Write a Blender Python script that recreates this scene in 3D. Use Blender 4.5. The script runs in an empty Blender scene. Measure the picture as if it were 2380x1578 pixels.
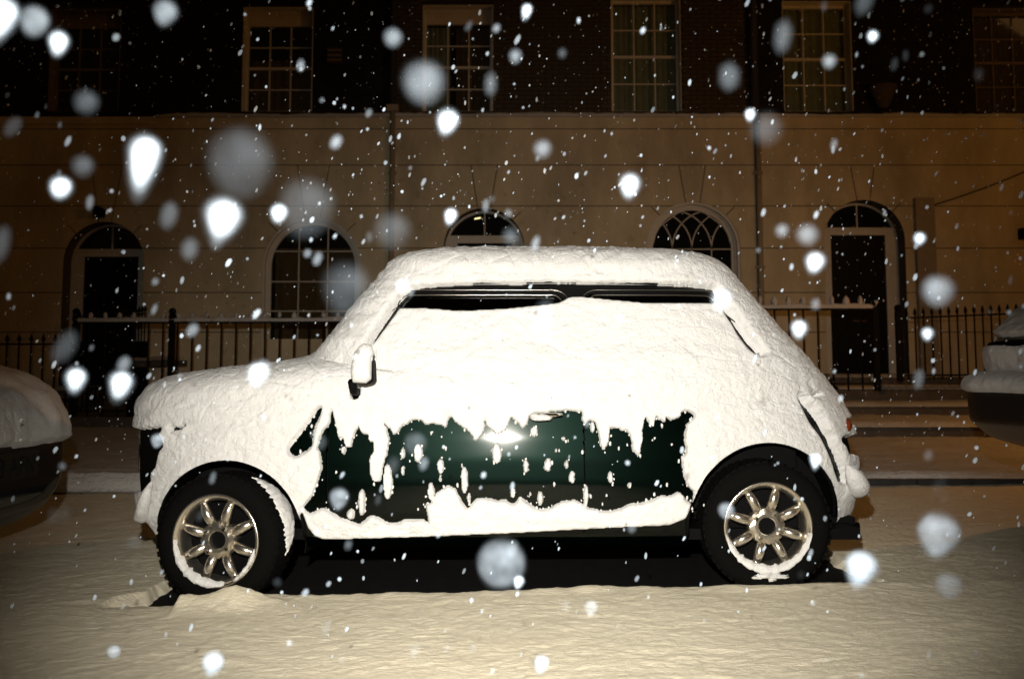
import bpy, math, random
import numpy as np
from mathutils import Vector
from mathutils.geometry import delaunay_2d_cdt

random.seed(7)
rng = np.random.default_rng(11)
scene = bpy.context.scene

# ------------------------------------------------------------------ camera, night sky, flash, exposure
F_PX, CX, CY2, PITCH, CAM_H = 2315.0, 1190.0, 672.5, math.radians(5.0), 0.805
cam_data = bpy.data.cameras.new("camera")
cam_data.lens = 35.0
cam_data.sensor_width = 36.0
cam_data.shift_y = -116.5 / 2380.0
cam_data.clip_start = 0.02
cam_data.clip_end = 900.0
cam_data.dof.use_dof = True
cam_data.dof.focus_distance = 3.75
cam_data.dof.aperture_fstop = 4.3
cam = bpy.data.objects.new("camera", cam_data)
cam.location = (0, 0, CAM_H)
cam.rotation_euler = (math.radians(90) + PITCH, 0, 0)
scene.collection.objects.link(cam)
scene.camera = cam

world = bpy.data.worlds.new("World")
scene.world = world
world.use_nodes = True
wbg = world.node_tree.nodes["Background"]
wbg.inputs[0].default_value = (1.0, 0.56, 0.24, 1)
wbg.inputs[1].default_value = 0.007

flash_data = bpy.data.lights.new("camera_flash", "SPOT")
flash_data.energy = 985.0
flash_data.color = (1.0, 0.945, 0.85)
flash_data.spot_size = math.radians(60.5)
flash_data.spot_blend = 1.0
flash_data.shadow_soft_size = 0.022
flash = bpy.data.objects.new("camera_flash", flash_data)
flash.location = (-0.07, -0.06, 1.12)
flash.rotation_euler = Vector((0.10, 4.0, -0.50)).to_track_quat("-Z", "Y").to_euler()
scene.collection.objects.link(flash)

# assumed street glow, a very weak warm sun added from behind the photographer
sun_data = bpy.data.lights.new("assumed_street_glow", "SUN")
sun_data.energy = 0.035
sun_data.color = (1.0, 0.50, 0.17)
sun_data.angle = math.radians(25)
sun = bpy.data.objects.new("assumed_street_glow", sun_data)
sun.rotation_euler = Vector((-0.75, 1.0, -0.62)).to_track_quat("-Z", "Y").to_euler()
scene.collection.objects.link(sun)

lamp_data = bpy.data.lights.new("assumed_lamp_light", "POINT")  # light of an assumed, unseen street lamp, added to warm the house fronts
lamp_data.energy = 215.0
lamp_data.color = (1.0, 0.44, 0.11)
lamp_data.shadow_soft_size = 0.12
lamp = bpy.data.objects.new("assumed_lamp_light", lamp_data)
lamp.location = (7.6, 8.15, 3.75)
scene.collection.objects.link(lamp)

scene.view_settings.view_transform = "Standard"
scene.view_settings.look = "None"
scene.view_settings.exposure = 0.0
scene.view_settings.gamma = 1.0
scene.render.engine = "CYCLES"
scene.cycles.use_denoising = True
scene.cycles.max_bounces = 6
scene.cycles.transparent_max_bounces = 32
scene.cycles.sample_clamp_indirect = 4.0

# ------------------------------------------------------------------ projection helpers (surveying the street)
CP, SP = math.cos(PITCH), math.sin(PITCH)

def P(u, v, Y):
    """world point on the plane y=Y behind survey point (u, v)"""
    a, b = (u - CX) / F_PX, (CY2 - v) / F_PX
    dy, dz = CP - b * SP, SP + b * CP
    t = Y / dy
    return (a * t, Y, CAM_H + dz * t)

def proj(x, y, z):
    dep = y * CP + (z - CAM_H) * SP
    dep = np.maximum(dep, 1e-3)
    up = (z - CAM_H) * CP - y * SP
    return CX + F_PX * x / dep, CY2 - F_PX * up / dep

# ------------------------------------------------------------------ noise
def _hash(ix, iy, iz, seed):
    n = (ix * 374761393 + iy * 668265263 + iz * 2147483647 + seed * 1274126177).astype(np.int64)
    n = (n ^ (n >> 13)) * 1274126177
    n = n ^ (n >> 16)
    return ((n & 0xFFFFF).astype(np.float64) / 0xFFFFF) * 2 - 1

def vnoise(x, y, z=None, seed=0):
    x = np.asarray(x, float); y = np.asarray(y, float)
    z = np.zeros_like(x) if z is None else np.asarray(z, float)
    fx, fy, fz = np.floor(x), np.floor(y), np.floor(z)
    ix, iy, iz = fx.astype(np.int64), fy.astype(np.int64), fz.astype(np.int64)
    tx, ty, tz = x - fx, y - fy, z - fz
    tx, ty, tz = [t * t * t * (t * (t * 6 - 15) + 10) for t in (tx, ty, tz)]
    r = 0
    for dx in (0, 1):
        for dy in (0, 1):
            for dz in (0, 1):
                w = (tx if dx else 1 - tx) * (ty if dy else 1 - ty) * (tz if dz else 1 - tz)
                r = r + w * _hash(ix + dx, iy + dy, iz + dz, seed)
    return r

def fbm(x, y, z=None, octv=3, seed=0, gain=0.5):
    r, a, t = 0, 1.0, 0
    for k in range(octv):
        r = r + a * vnoise(np.asarray(x) * 2 ** k, np.asarray(y) * 2 ** k, None if z is None else np.asarray(z) * 2 ** k, seed + 17 * k)
        t += a; a *= gain
    return r / t

def in_poly(px, py, poly):
    inside = np.zeros(px.shape, bool)
    n = len(poly)
    for i in range(n):
        x1, y1 = poly[i]; x2, y2 = poly[(i + 1) % n]
        if y1 == y2: continue
        c = ((y1 > py) != (y2 > py)) & (px < (x2 - x1) * (py - y1) / (y2 - y1) + x1)
        inside ^= c
    return inside

# ------------------------------------------------------------------ object helpers
BASE = {}

def put(o, parent=None):
    scene.collection.objects.link(o)
    if parent is not None: o.parent = parent
    return o

def tag(o, label=None, cat=None, group=None, kind=None):
    if label: o["label"] = label
    if cat: o["category"] = cat
    if group: o["group"] = group
    if kind: o["kind"] = kind
    return o

def thing(name, loc, label, cat, group=None):
    o = bpy.data.objects.new(name, None)
    o.location = loc
    o.empty_display_size = 0.1
    put(o); BASE[o.name] = np.array(loc, float)
    return tag(o, label, cat, group)

def base_of(parent):
    return BASE.get(parent.name, np.zeros(3)) if parent is not None else np.zeros(3)

def mesh_from(name, V, F, mat=None, smooth=False):
    me = bpy.data.meshes.new(name)
    V = np.asarray(V, float)
    if isinstance(F, np.ndarray):
        n, k = F.shape
        me.vertices.add(len(V)); me.vertices.foreach_set("co", V.astype(np.float32).ravel())
        me.loops.add(n * k); me.loops.foreach_set("vertex_index", F.astype(np.int32).ravel())
        me.polygons.add(n); me.polygons.foreach_set("loop_start", np.arange(0, n * k, k, dtype=np.int32))
        me.polygons.foreach_set("loop_total", np.full(n, k, np.int32))
        me.update(calc_edges=True); me.validate()
    else:
        me.from_pydata([tuple(v) for v in V], [], [tuple(f) for f in F])
    if mat: me.materials.append(mat)
    if smooth: me.polygons.foreach_set("use_smooth", np.ones(len(me.polygons), bool))
    me.update()
    return me

def mk(name, V, F, mat, parent=None, smooth=False, origin=None):
    """a mesh object whose V are world coordinates; child origins sit at the thing's base"""
    V = np.asarray(V, float).reshape(-1, 3)
    b = base_of(parent)
    if parent is None:
        o0 = np.array(origin if origin is not None else (0, 0, 0), float)
        o = bpy.data.objects.new(name, mesh_from(name, V - o0, F, mat, smooth))
        o.location = o0; put(o); BASE[o.name] = o0
    else:
        o = bpy.data.objects.new(name, mesh_from(name, V - b, F, mat, smooth))
        put(o, parent); BASE[o.name] = b
    return o

class MB:
    def __init__(s): s.V, s.F = [], []
    def add(s, V, F):
        n = len(s.V); s.V += [tuple(v) for v in V]; s.F += [tuple(i + n for i in f) for f in F]; return s
    def box(s, x0, x1, y0, y1, z0, z1):
        V = [(x0, y0, z0), (x1, y0, z0), (x1, y1, z0), (x0, y1, z0), (x0, y0, z1), (x1, y0, z1), (x1, y1, z1), (x0, y1, z1)]
        return s.add(V, [(0, 3, 2, 1), (4, 5, 6, 7), (0, 1, 5, 4), (1, 2, 6, 5), (2, 3, 7, 6), (3, 0, 4, 7)])
    def tube(s, pts, r, n=8, cap=True):
        pts = [Vector(p) for p in pts]
        rs = r if isinstance(r, (list, tuple, np.ndarray)) else [r] * len(pts)
        V, Fc = [], []
        prev = None
        for i, p in enumerate(pts):
            a = pts[max(i - 1, 0)]; b = pts[min(i + 1, len(pts) - 1)]
            t = (b - a).normalized()
            if prev is None:
                ref = Vector((0, 0, 1)) if abs(t.z) < 0.9 else Vector((1, 0, 0))
                u = t.cross(ref).normalized()
            else:
                u = (prev - t * prev.dot(t)).normalized()
            prev = u; w = t.cross(u)
            for k in range(n):
                an = 2 * math.pi * k / n
                q = p + (u * math.cos(an) + w * math.sin(an)) * rs[i]
                V.append((q.x, q.y, q.z))
        for i in range(len(pts) - 1):
            for k in range(n):
                Fc.append((i * n + k, i * n + (k + 1) % n, (i + 1) * n + (k + 1) % n, (i + 1) * n + k))
        if cap:
            Fc.append(tuple(range(n))[::-1]); Fc.append(tuple((len(pts) - 1) * n + k for k in range(n)))
        return s.add(V, Fc)
    def ell(s, c, r, nu=14, nv=8, rough=0.0, seed=0):
        V, Fc = [], []
        for j in range(nv + 1):
            ph = math.pi * j / nv
            for i in range(nu):
                th = 2 * math.pi * i / nu
                d = np.array([math.sin(ph) * math.cos(th), math.sin(ph) * math.sin(th), math.cos(ph)])
                k = 1 + rough * float(fbm(np.array([d[0] * 1.7 + seed]), np.array([d[1] * 1.7]), np.array([d[2] * 1.7]), 2, seed)[0])
                V.append((c[0] + r[0] * d[0] * k, c[1] + r[1] * d[1] * k, c[2] + r[2] * d[2] * k))
        for j in range(nv):
            for i in range(nu):
                Fc.append((j * nu + i, (j + 1) * nu + i, (j + 1) * nu + (i + 1) % nu, j * nu + (i + 1) % nu))
        return s.add(V, Fc)
    def prism(s, poly, y0, y1):
        """polygon in x,z pushed from y0 to y1"""
        n = len(poly)
        V = [(x, y0, z) for x, z in poly] + [(x, y1, z) for x, z in poly]
        Fc = [tuple(range(n)), tuple(range(2 * n - 1, n - 1, -1))]
        Fc += [(i, i + n, (i + 1) % n + n, (i + 1) % n) for i in range(n)]
        return s.add(V, Fc)
    def band(s, outer, inner, y0, y1):
        """ring between two polylines of equal length in x,z (open), pushed y0..y1"""
        n = len(outer)
        V = [(x, y0, z) for x, z in outer] + [(x, y0, z) for x, z in inner] + [(x, y1, z) for x, z in outer] + [(x, y1, z) for x, z in inner]
        Fc = []
        for i in range(n - 1):
            Fc += [(i, i + 1, n + i + 1, n + i), (2 * n + i, 3 * n + i, 3 * n + i + 1, 2 * n + i + 1),
                   (i, 2 * n + i, 2 * n + i + 1, i + 1), (n + i, n + i + 1, 3 * n + i + 1, 3 * n + i)]
        Fc += [(0, n, 3 * n, 2 * n), (n - 1, 3 * n - 1, 4 * n - 1, 2 * n - 1)]
        return s.add(V, Fc)
    def build(s, name, mat, parent=None, smooth=False, origin=None):
        return mk(name, s.V, s.F, mat, parent, smooth, origin)

def plate(outer, holes, y0, y1, extra=()):
    """solid plate in x,z: outer polygon minus holes; returns V, F"""
    pts, edges = [], []
    for poly in [outer] + list(holes):
        n0 = len(pts)
        pts += [Vector(p) for p in poly]
        edges += [(n0 + i, n0 + (i + 1) % len(poly)) for i in range(len(poly))]
    r = delaunay_2d_cdt(pts, edges, [], 0, 1e-6)
    vs, fs = [(p.x, p.y) for p in r[0]], r[2]
    C = np.array([np.mean([vs[i] for i in f], axis=0) for f in fs])
    keep = in_poly(C[:, 0], C[:, 1], outer)
    for h in holes: keep &= ~in_poly(C[:, 0], C[:, 1], h)
    fs = [f for f, k in zip(fs, keep) if k]
    cnt = {}
    for f in fs:
        for i in range(len(f)):
            a, b = f[i], f[(i + 1) % len(f)]
            cnt.setdefault((min(a, b), max(a, b)), []).append((a, b))
    used = sorted({i for f in fs for i in f}); mp = {u: k for k, u in enumerate(used)}
    n = len(used)
    V = [(vs[u][0], y0, vs[u][1]) for u in used] + [(vs[u][0], y1, vs[u][1]) for u in used]
    Fc = [tuple(mp[i] for i in f) for f in fs] + [tuple(mp[i] + n for i in reversed(f)) for f in fs]
    for k, v in cnt.items():
        if len(v) == 1:
            a, b = v[0]; Fc.append((mp[b], mp[a], mp[a] + n, mp[b] + n))
    return V, Fc

# ------------------------------------------------------------------ materials
def mat(name, col, rough=0.8, metal=0.0, coat=0.0, var=0.0, vscale=6.0, bump=0.0, bscale=40.0, spec=0.5, stretch=None, bdist=0.01):
    m = bpy.data.materials.new(name); m.use_nodes = True
    nt = m.node_tree; b = nt.nodes["Principled BSDF"]
    b.inputs["Base Color"].default_value = (*col, 1)
    b.inputs["Roughness"].default_value = rough
    b.inputs["Metallic"].default_value = metal
    b.inputs["Coat Weight"].default_value = coat
    b.inputs["Coat Roughness"].default_value = 0.04
    b.inputs["Specular IOR Level"].default_value = spec
    tc = nt.nodes.new("ShaderNodeTexCoord"); src = tc.outputs["Object"]
    if stretch:
        mp = nt.nodes.new("ShaderNodeMapping"); mp.inputs["Scale"].default_value = stretch
        nt.links.new(src, mp.inputs[0]); src = mp.outputs[0]
    if var > 0:
        n = nt.nodes.new("ShaderNodeTexNoise"); n.inputs["Scale"].default_value = vscale; n.inputs["Detail"].default_value = 6
        n.inputs["Roughness"].default_value = 0.65
        r = nt.nodes.new("ShaderNodeMapRange"); r.inputs[1].default_value = 0.3; r.inputs[2].default_value = 0.7
        r.inputs[3].default_value = 1 - var; r.inputs[4].default_value = 1 + var
        mx = nt.nodes.new("ShaderNodeVectorMath"); mx.operation = "SCALE"; mx.inputs[0].default_value = col
        nt.links.new(src, n.inputs[0]); nt.links.new(n.outputs[0], r.inputs[0]); nt.links.new(r.outputs[0], mx.inputs["Scale"])
        nt.links.new(mx.outputs[0], b.inputs["Base Color"])
    if bump > 0:
        n = nt.nodes.new("ShaderNodeTexNoise"); n.inputs["Scale"].default_value = bscale; n.inputs["Detail"].default_value = 5
        n.inputs["Roughness"].default_value = 0.7
        bp = nt.nodes.new("ShaderNodeBump"); bp.inputs["Strength"].default_value = bump; bp.inputs["Distance"].default_value = bdist
        nt.links.new(src, n.inputs[0]); nt.links.new(n.outputs[0], bp.inputs["Height"]); nt.links.new(bp.outputs[0], b.inputs["Normal"])
    return m

M_snow = mat("snow", (0.78, 0.775, 0.76), 0.9, var=0.05, vscale=26, bump=0.85, bscale=105, bdist=0.009, spec=0.1)
M_snow_ground = mat("ground_snow", (0.90, 0.82, 0.63), 0.9, var=0.06, vscale=22, bump=0.6, bscale=70, bdist=0.012, spec=0.15, stretch=(0.6, 1.3, 1))
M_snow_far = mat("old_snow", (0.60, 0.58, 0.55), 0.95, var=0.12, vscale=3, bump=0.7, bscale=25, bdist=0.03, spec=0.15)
M_tarmac = mat("wet_tarmac", (0.008, 0.0075, 0.007), 0.8, var=0.4, vscale=25, bump=0.4, bscale=160, spec=0.15)
M_stucco = mat("stucco", (0.64, 0.55, 0.375), 0.9, var=0.34, vscale=0.8, bump=0.6, bscale=30, bdist=0.006, spec=0.2, stretch=(1.0, 1.0, 0.45))
M_joint = mat("stucco_joint", (0.10, 0.08, 0.06), 0.95)
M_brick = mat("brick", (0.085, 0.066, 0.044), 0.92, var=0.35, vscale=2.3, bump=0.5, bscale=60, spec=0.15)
M_brick2 = mat("dark_brick", (0.022, 0.018, 0.015), 0.92, var=0.4, vscale=2.3, bump=0.5, bscale=60, spec=0.15)  # darker brick tone for the outer houses and the roofs
M_mortar = mat("mortar", (0.035, 0.028, 0.022), 0.95, var=0.3, vscale=3)
M_white = mat("white_paint", (0.66, 0.62, 0.53), 0.55, var=0.06, vscale=5)
M_sash_dim = mat("dimmed_sash_paint", (0.20, 0.15, 0.105), 0.6, var=0.1)  # white sash paint darkened to make the outermost windows look dimly lit
M_cream = mat("cream_blind", (0.62, 0.54, 0.42), 0.8, var=0.08, vscale=4)
M_door = mat("black_gloss_door", (0.004, 0.004, 0.005), 0.5, spec=0.1)
M_iron = mat("black_iron", (0.005, 0.005, 0.005), 0.6, bump=0.2, bscale=90, spec=0.1)
M_pipe = mat("grey_downpipe", (0.34, 0.28, 0.19), 0.7, var=0.1)
M_pipe_d = mat("black_downpipe", (0.03, 0.03, 0.03), 0.7)
M_curtain = mat("net_curtain", (0.34, 0.32, 0.25), 0.95, var=0.15, vscale=8)
M_curtain_b = mat("brown_curtain", (0.17, 0.095, 0.055), 0.95, var=0.15, vscale=8)
M_dark = mat("dark_interior", (0.012, 0.010, 0.008), 0.95)
M_stone = mat("step_stone", (0.09, 0.075, 0.06), 0.9, var=0.25, vscale=4, bump=0.4, bscale=40)
M_kerb = mat("kerb_granite", (0.03, 0.028, 0.026), 0.8, var=0.3, vscale=12, bump=0.3)
M_paint = mat("dark_green_paint", (0.0012, 0.0075, 0.004), 0.75, coat=0.55, spec=0.05)
_b = M_paint.node_tree.nodes["Principled BSDF"]; _b.inputs["Base Color"].default_value = (0.0004, 0.0027, 0.0018, 1); _b.inputs["Metallic"].default_value = 0.75; _b.inputs["Roughness"].default_value = 0.34
M_paint.node_tree.nodes["Principled BSDF"].inputs["Coat Roughness"].default_value = 0.06
M_black = mat("black_trim", (0.003, 0.003, 0.003), 0.7, spec=0.06)
M_rubber = mat("tyre_rubber", (0.004, 0.0038, 0.0035), 0.9, bump=0.3, bscale=70, spec=0.04)
M_alloy = mat("alloy", (0.72, 0.67, 0.58), 0.22, metal=0.95, bump=0.08, bscale=40)
M_alloy_dark = mat("rim_well", (0.16, 0.135, 0.10), 0.5, metal=0.6)
M_chrome = mat("chrome", (0.75, 0.72, 0.66), 0.12, metal=1.0)
M_lamp_red = mat("tail_lamp_red", (0.16, 0.03, 0.008), 0.2, coat=0.5)
M_lamp_clear = mat("headlamp_lens", (0.25, 0.25, 0.25), 0.1, coat=0.5)
M_carpaint_b = mat("dark_blue_paint", (0.006, 0.009, 0.013), 0.4, coat=0.25)
M_plate = mat("plate_dimmed", (0.020, 0.016, 0.010), 0.7)  # pale plate, its dimness put into the colour
M_char = mat("plate_letters", (0.002, 0.002, 0.002), 0.8)
M_terra = mat("planter_clay", (0.07, 0.055, 0.042), 0.9, var=0.3, vscale=20)
M_box = mat("alarm_box_cover", (0.20, 0.13, 0.05), 0.6)

def glass(name, tint=(0.9, 0.95, 0.9), refl=0.10):
    m = bpy.data.materials.new(name); m.use_nodes = True
    nt = m.node_tree; nt.nodes.clear()
    out = nt.nodes.new("ShaderNodeOutputMaterial"); mx = nt.nodes.new("ShaderNodeMixShader")
    t = nt.nodes.new("ShaderNodeBsdfTransparent"); g = nt.nodes.new("ShaderNodeBsdfGlossy")
    t.inputs[0].default_value = (*tint, 1); g.inputs["Roughness"].default_value = 0.03
    mx.inputs[0].default_value = refl
    nt.links.new(t.outputs[0], mx.inputs[1]); nt.links.new(g.outputs[0], mx.inputs[2]); nt.links.new(mx.outputs[0], out.inputs[0])
    return m

M_glass = glass("window_glass")
M_roof = mat("black_roof_paint", (0.003, 0.003, 0.003), 0.3, spec=0.3, coat=0.3)
M_trim = mat("dark_window_trim", (0.35, 0.33, 0.30), 0.25, metal=1.0)
M_carglass = glass("car_glass", (0.25, 0.3, 0.28), 0.12)

def emis(name, col, s):
    m = bpy.data.materials.new(name); m.use_nodes = True
    b = m.node_tree.nodes["Principled BSDF"]
    b.inputs["Emission Color"].default_value = (*col, 1); b.inputs["Emission Strength"].default_value = s
    return m
M_lit = emis("hall_lamp_tube", (1.0, 0.72, 0.35), 3.0)

def flake_mat(name, a, col=(0.70, 0.84, 1.0), mottle=0.0, mscale=60.0):
    m = bpy.data.materials.new(name); m.use_nodes = True
    nt = m.node_tree; nt.nodes.clear()
    out = nt.nodes.new("ShaderNodeOutputMaterial"); mx = nt.nodes.new("ShaderNodeMixShader")
    t = nt.nodes.new("ShaderNodeBsdfTransparent"); g = nt.nodes.new("ShaderNodeBsdfDiffuse")
    g.inputs[0].default_value = (*col, 1); mx.inputs[0].default_value = a
    if mottle:
        tc = nt.nodes.new("ShaderNodeTexCoord"); n = nt.nodes.new("ShaderNodeTexNoise"); n.inputs["Scale"].default_value = mscale; n.inputs["Detail"].default_value = 3
        r = nt.nodes.new("ShaderNodeMapRange"); r.inputs[1].default_value = .3; r.inputs[2].default_value = .7; r.inputs[3].default_value = a * (1 - mottle); r.inputs[4].default_value = a * (1 + mottle)
        nt.links.new(tc.outputs["Object"], n.inputs[0]); nt.links.new(n.outputs[0], r.inputs[0]); nt.links.new(r.outputs[0], mx.inputs[0])
    nt.links.new(t.outputs[0], mx.inputs[1]); nt.links.new(g.outputs[0], mx.inputs[2]); nt.links.new(mx.outputs[0], out.inputs[0])
    return m

# ================================================================== GROUND, ROAD, PAVEMENT
def road_z(x, y):
    return (-0.012 + 0.024 * x) * np.clip((9.0 - y) / 5.5, 0.12, 1.0) + 0.03 * np.clip((y - 4.4) / 2.4, 0, 1)

mk("ground", [(-500, -500, -0.9), (500, -500, -0.9), (500, 800, -0.9), (-500, 800, -0.9)], [(0, 1, 2, 3)], M_tarmac)["kind"] = "structure"

def sheet(xs, ys, zf):
    X, Y = np.meshgrid(xs, ys)
    Z = zf(X, Y)
    V = np.stack([X, Y, Z], -1).reshape(-1, 3)
    nx, ny = len(xs), len(ys)
    i = np.arange((nx - 1) * (ny - 1)); r, c = i // (nx - 1), i % (nx - 1)
    a = r * nx + c
    return V, np.stack([a, a + 1, a + nx + 1, a + nx], 1)

KERB_Y = 6.72
xs = np.concatenate([np.linspace(-60, -7, 12), np.linspace(-6.5, 6.5, 60), np.linspace(7, 60, 12)])
V, Fq = sheet(xs, np.concatenate([np.linspace(-40, 0, 6), np.linspace(1, KERB_Y + 0.1, 30)]), lambda X, Y: road_z(np.clip(X, -8, 8), np.clip(Y, 3, 9)))
mk("road", V, Fq, M_tarmac)["kind"] = "structure"

# wheel centres of the small green car, near side
SIDE_Y = 3.70
FW = P(519, 1256, SIDE_Y); RW = P(1796, 1225, SIDE_Y)
R_ARCH_F, R_ARCH_R = 182 * SIDE_Y / F_PX, 191 * SIDE_Y / F_PX

def snow_z(X, Y):
    base = road_z(np.clip(X, -8, 8), np.clip(Y, 3, 9))
    wx = .12 * fbm(X * 2.3, Y * 2.3, None, 2, 51); wy = .10 * fbm(X * 3.1 + 7, Y * 3.1, None, 2, 53)
    rip = 0.0030 * fbm((X + wx) * 10 + 1.4 * Y, (Y + wy) * 17 - X * 3.0, None, 3, 3) + 0.0030 * fbm((X + wx) * 34, (Y + wy) * 46, None, 3, 9, .65)
    und = 0.010 * fbm(X * 1.1, Y * 1.6, None, 2, 5)
    th = 0.040 - 0.008 * np.clip((X + 1) / 2, 0, 1) + rip + und
    # mound ploughed against the front tyre
    um = (np.array([405, 424, 432, 462, 492, 520, 556, 586, 622, 690]) - CX) * 3.55 / F_PX
    hm = np.interp(X, um, [0, .018, .066, .056, .054, .074, .092, .080, .036, 0]) * (1 + .13 * fbm(X * 16, Y * 16, None, 3, 13))
    hm = hm * .68
    dyy = Y - 3.60 - .02 * vnoise(X * 9, X * 0, None, 14)
    th = th + hm * np.exp(-(dyy / np.where(dyy < 0, .10, .05)) ** 2)
    th = th + 0.010 * np.exp(-((Y - 3.70) / 0.05) ** 2) * (0.5 + fbm(X * 5, X * 0, None, 3, 21))
    # bare tarmac under the cars, ragged rim
    e = 0.020 * fbm(X * 9, Y * 9, None, 3, 31)
    def rect(x0, x1, y0, y1, r=0.16):
        dx = np.maximum(np.maximum(x0 - X, X - x1), 0) ; dy = np.maximum(np.maximum(y0 - Y, Y - y1), 0)
        ins = np.minimum(np.minimum(X - x0, x1 - X), np.minimum(Y - y0, y1 - Y))
        return np.where(ins > 0, ins, -np.hypot(dx, dy)) + e
    bare = rect(-1.36, 1.36, 3.735, 5.02)
    w = np.clip((X + 1.86) / 0.55, 0, 1)      # a wedge-shaped rut in front of the tyre
    bare = np.maximum(bare, np.where((X > -1.46) & (X < -1.1), np.minimum(Y - 3.67, 3.67 + 0.62 * np.clip((X + 1.46) / .46, 0, 1) - Y) * .2 + e * 0.4, -1))
    bare = np.maximum(bare, rect(-6.2, -2.6, 3.35, 4.95))
    bare = np.maximum(bare, rect(2.75, 6.0, 3.45, 5.10))
    k = np.clip(bare / 0.018, -1, 1)
    th = th * (1 - np.clip(k * 0.5 + 0.5, 0, 1)) - 0.012 * np.clip(k * 0.5 + 0.5, 0, 1)
    return base + th

xs = np.concatenate([np.linspace(-40, -3.6, 60), np.linspace(-3.55, -2.0, 90), np.linspace(-1.99, 1.99, 520), np.linspace(2.0, 3.55, 90), np.linspace(3.6, 40, 60)])
ys = np.concatenate([np.linspace(-30, 2.2, 20), 2.25 + np.cumsum(np.linspace(0.0055, 0.013, 260) * 1.0)])
ys = ys[ys < KERB_Y + 0.02]
ys = np.concatenate([ys, np.arange(ys[-1] + 0.02, KERB_Y + 0.02, 0.02)])
V, Fq = sheet(xs, ys, snow_z)
o = mk("road_snow", V, Fq, M_snow_ground, smooth=True); tag(o, kind="stuff")

# kerb stones and raised pavement with its own snow
PAVE_L, PAVE_R = 0.130, 0.135
def pave_z(x): return PAVE_L + (PAVE_R - PAVE_L) * np.clip((x + 4) / 8, 0, 1)
V, Fq = sheet(np.linspace(-40, 40, 30), np.array([KERB_Y + 0.02, 17.5]), lambda X, Y: pave_z(X) - 0.012 + 0 * Y)
pavement = mk("pavement", V, Fq, M_stone); pavement["kind"] = "structure"
x = -7.2
k0 = None
while x < 7.4:
    w = 0.9
    zt = float(pave_z(x + .45))
    if k0 is None:
        m = MB(); m.box(0.004, w - 0.004, 0, 0.14, -0.30, 0)
        k0 = mesh_from("kerbstone", m.V, m.F, M_kerb)
    ko = bpy.data.objects.new("kerbstone", k0); ko.location = (x, KERB_Y, zt); put(ko, pavement)
    x += w

def pave_snow(X, Y):
    e = 0.012 * fbm(X * 4, Y * 4, None, 3, 41) + 0.006 * fbm(X * 15, Y * 15, None, 2, 43)
    z = pave_z(X) + 0.035 + e
    t = np.clip((Y - (KERB_Y - 0.045 + 0.02 * fbm(X * 3, X * 0, None, 3, 45))) / 0.07, 0, 1)
    left = np.clip((-0.9 - X) / 0.5, 0, 1)     # on this stretch the snow has slumped over the kerb face
    low = pave_z(X) * (1 - left) + (0.045) * left
    return np.where(Y < KERB_Y + 0.05, low + (z - low) * np.sqrt(t), z)
xs = np.concatenate([np.linspace(-40, -5, 30), np.linspace(-4.9, 4.9, 360), np.linspace(5, 40, 30)])
ys = np.concatenate([np.linspace(KERB_Y - 0.075, KERB_Y + 0.08, 22), KERB_Y + 0.1 + np.linspace(0, 1, 90) ** 1.4 * 7.0])
V, Fq = sheet(xs, ys, pave_snow)
o = mk("pavement_snow", V, Fq, M_snow_far, smooth=True); tag(o, kind="stuff")

# ================================================================== THE SMALL GREEN CAR
YC = 4.40
def prof_interp(tab, z):
    tab = sorted(tab); a = np.array(tab)
    return np.interp(z, a[:, 0], a[:, 1])

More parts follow.
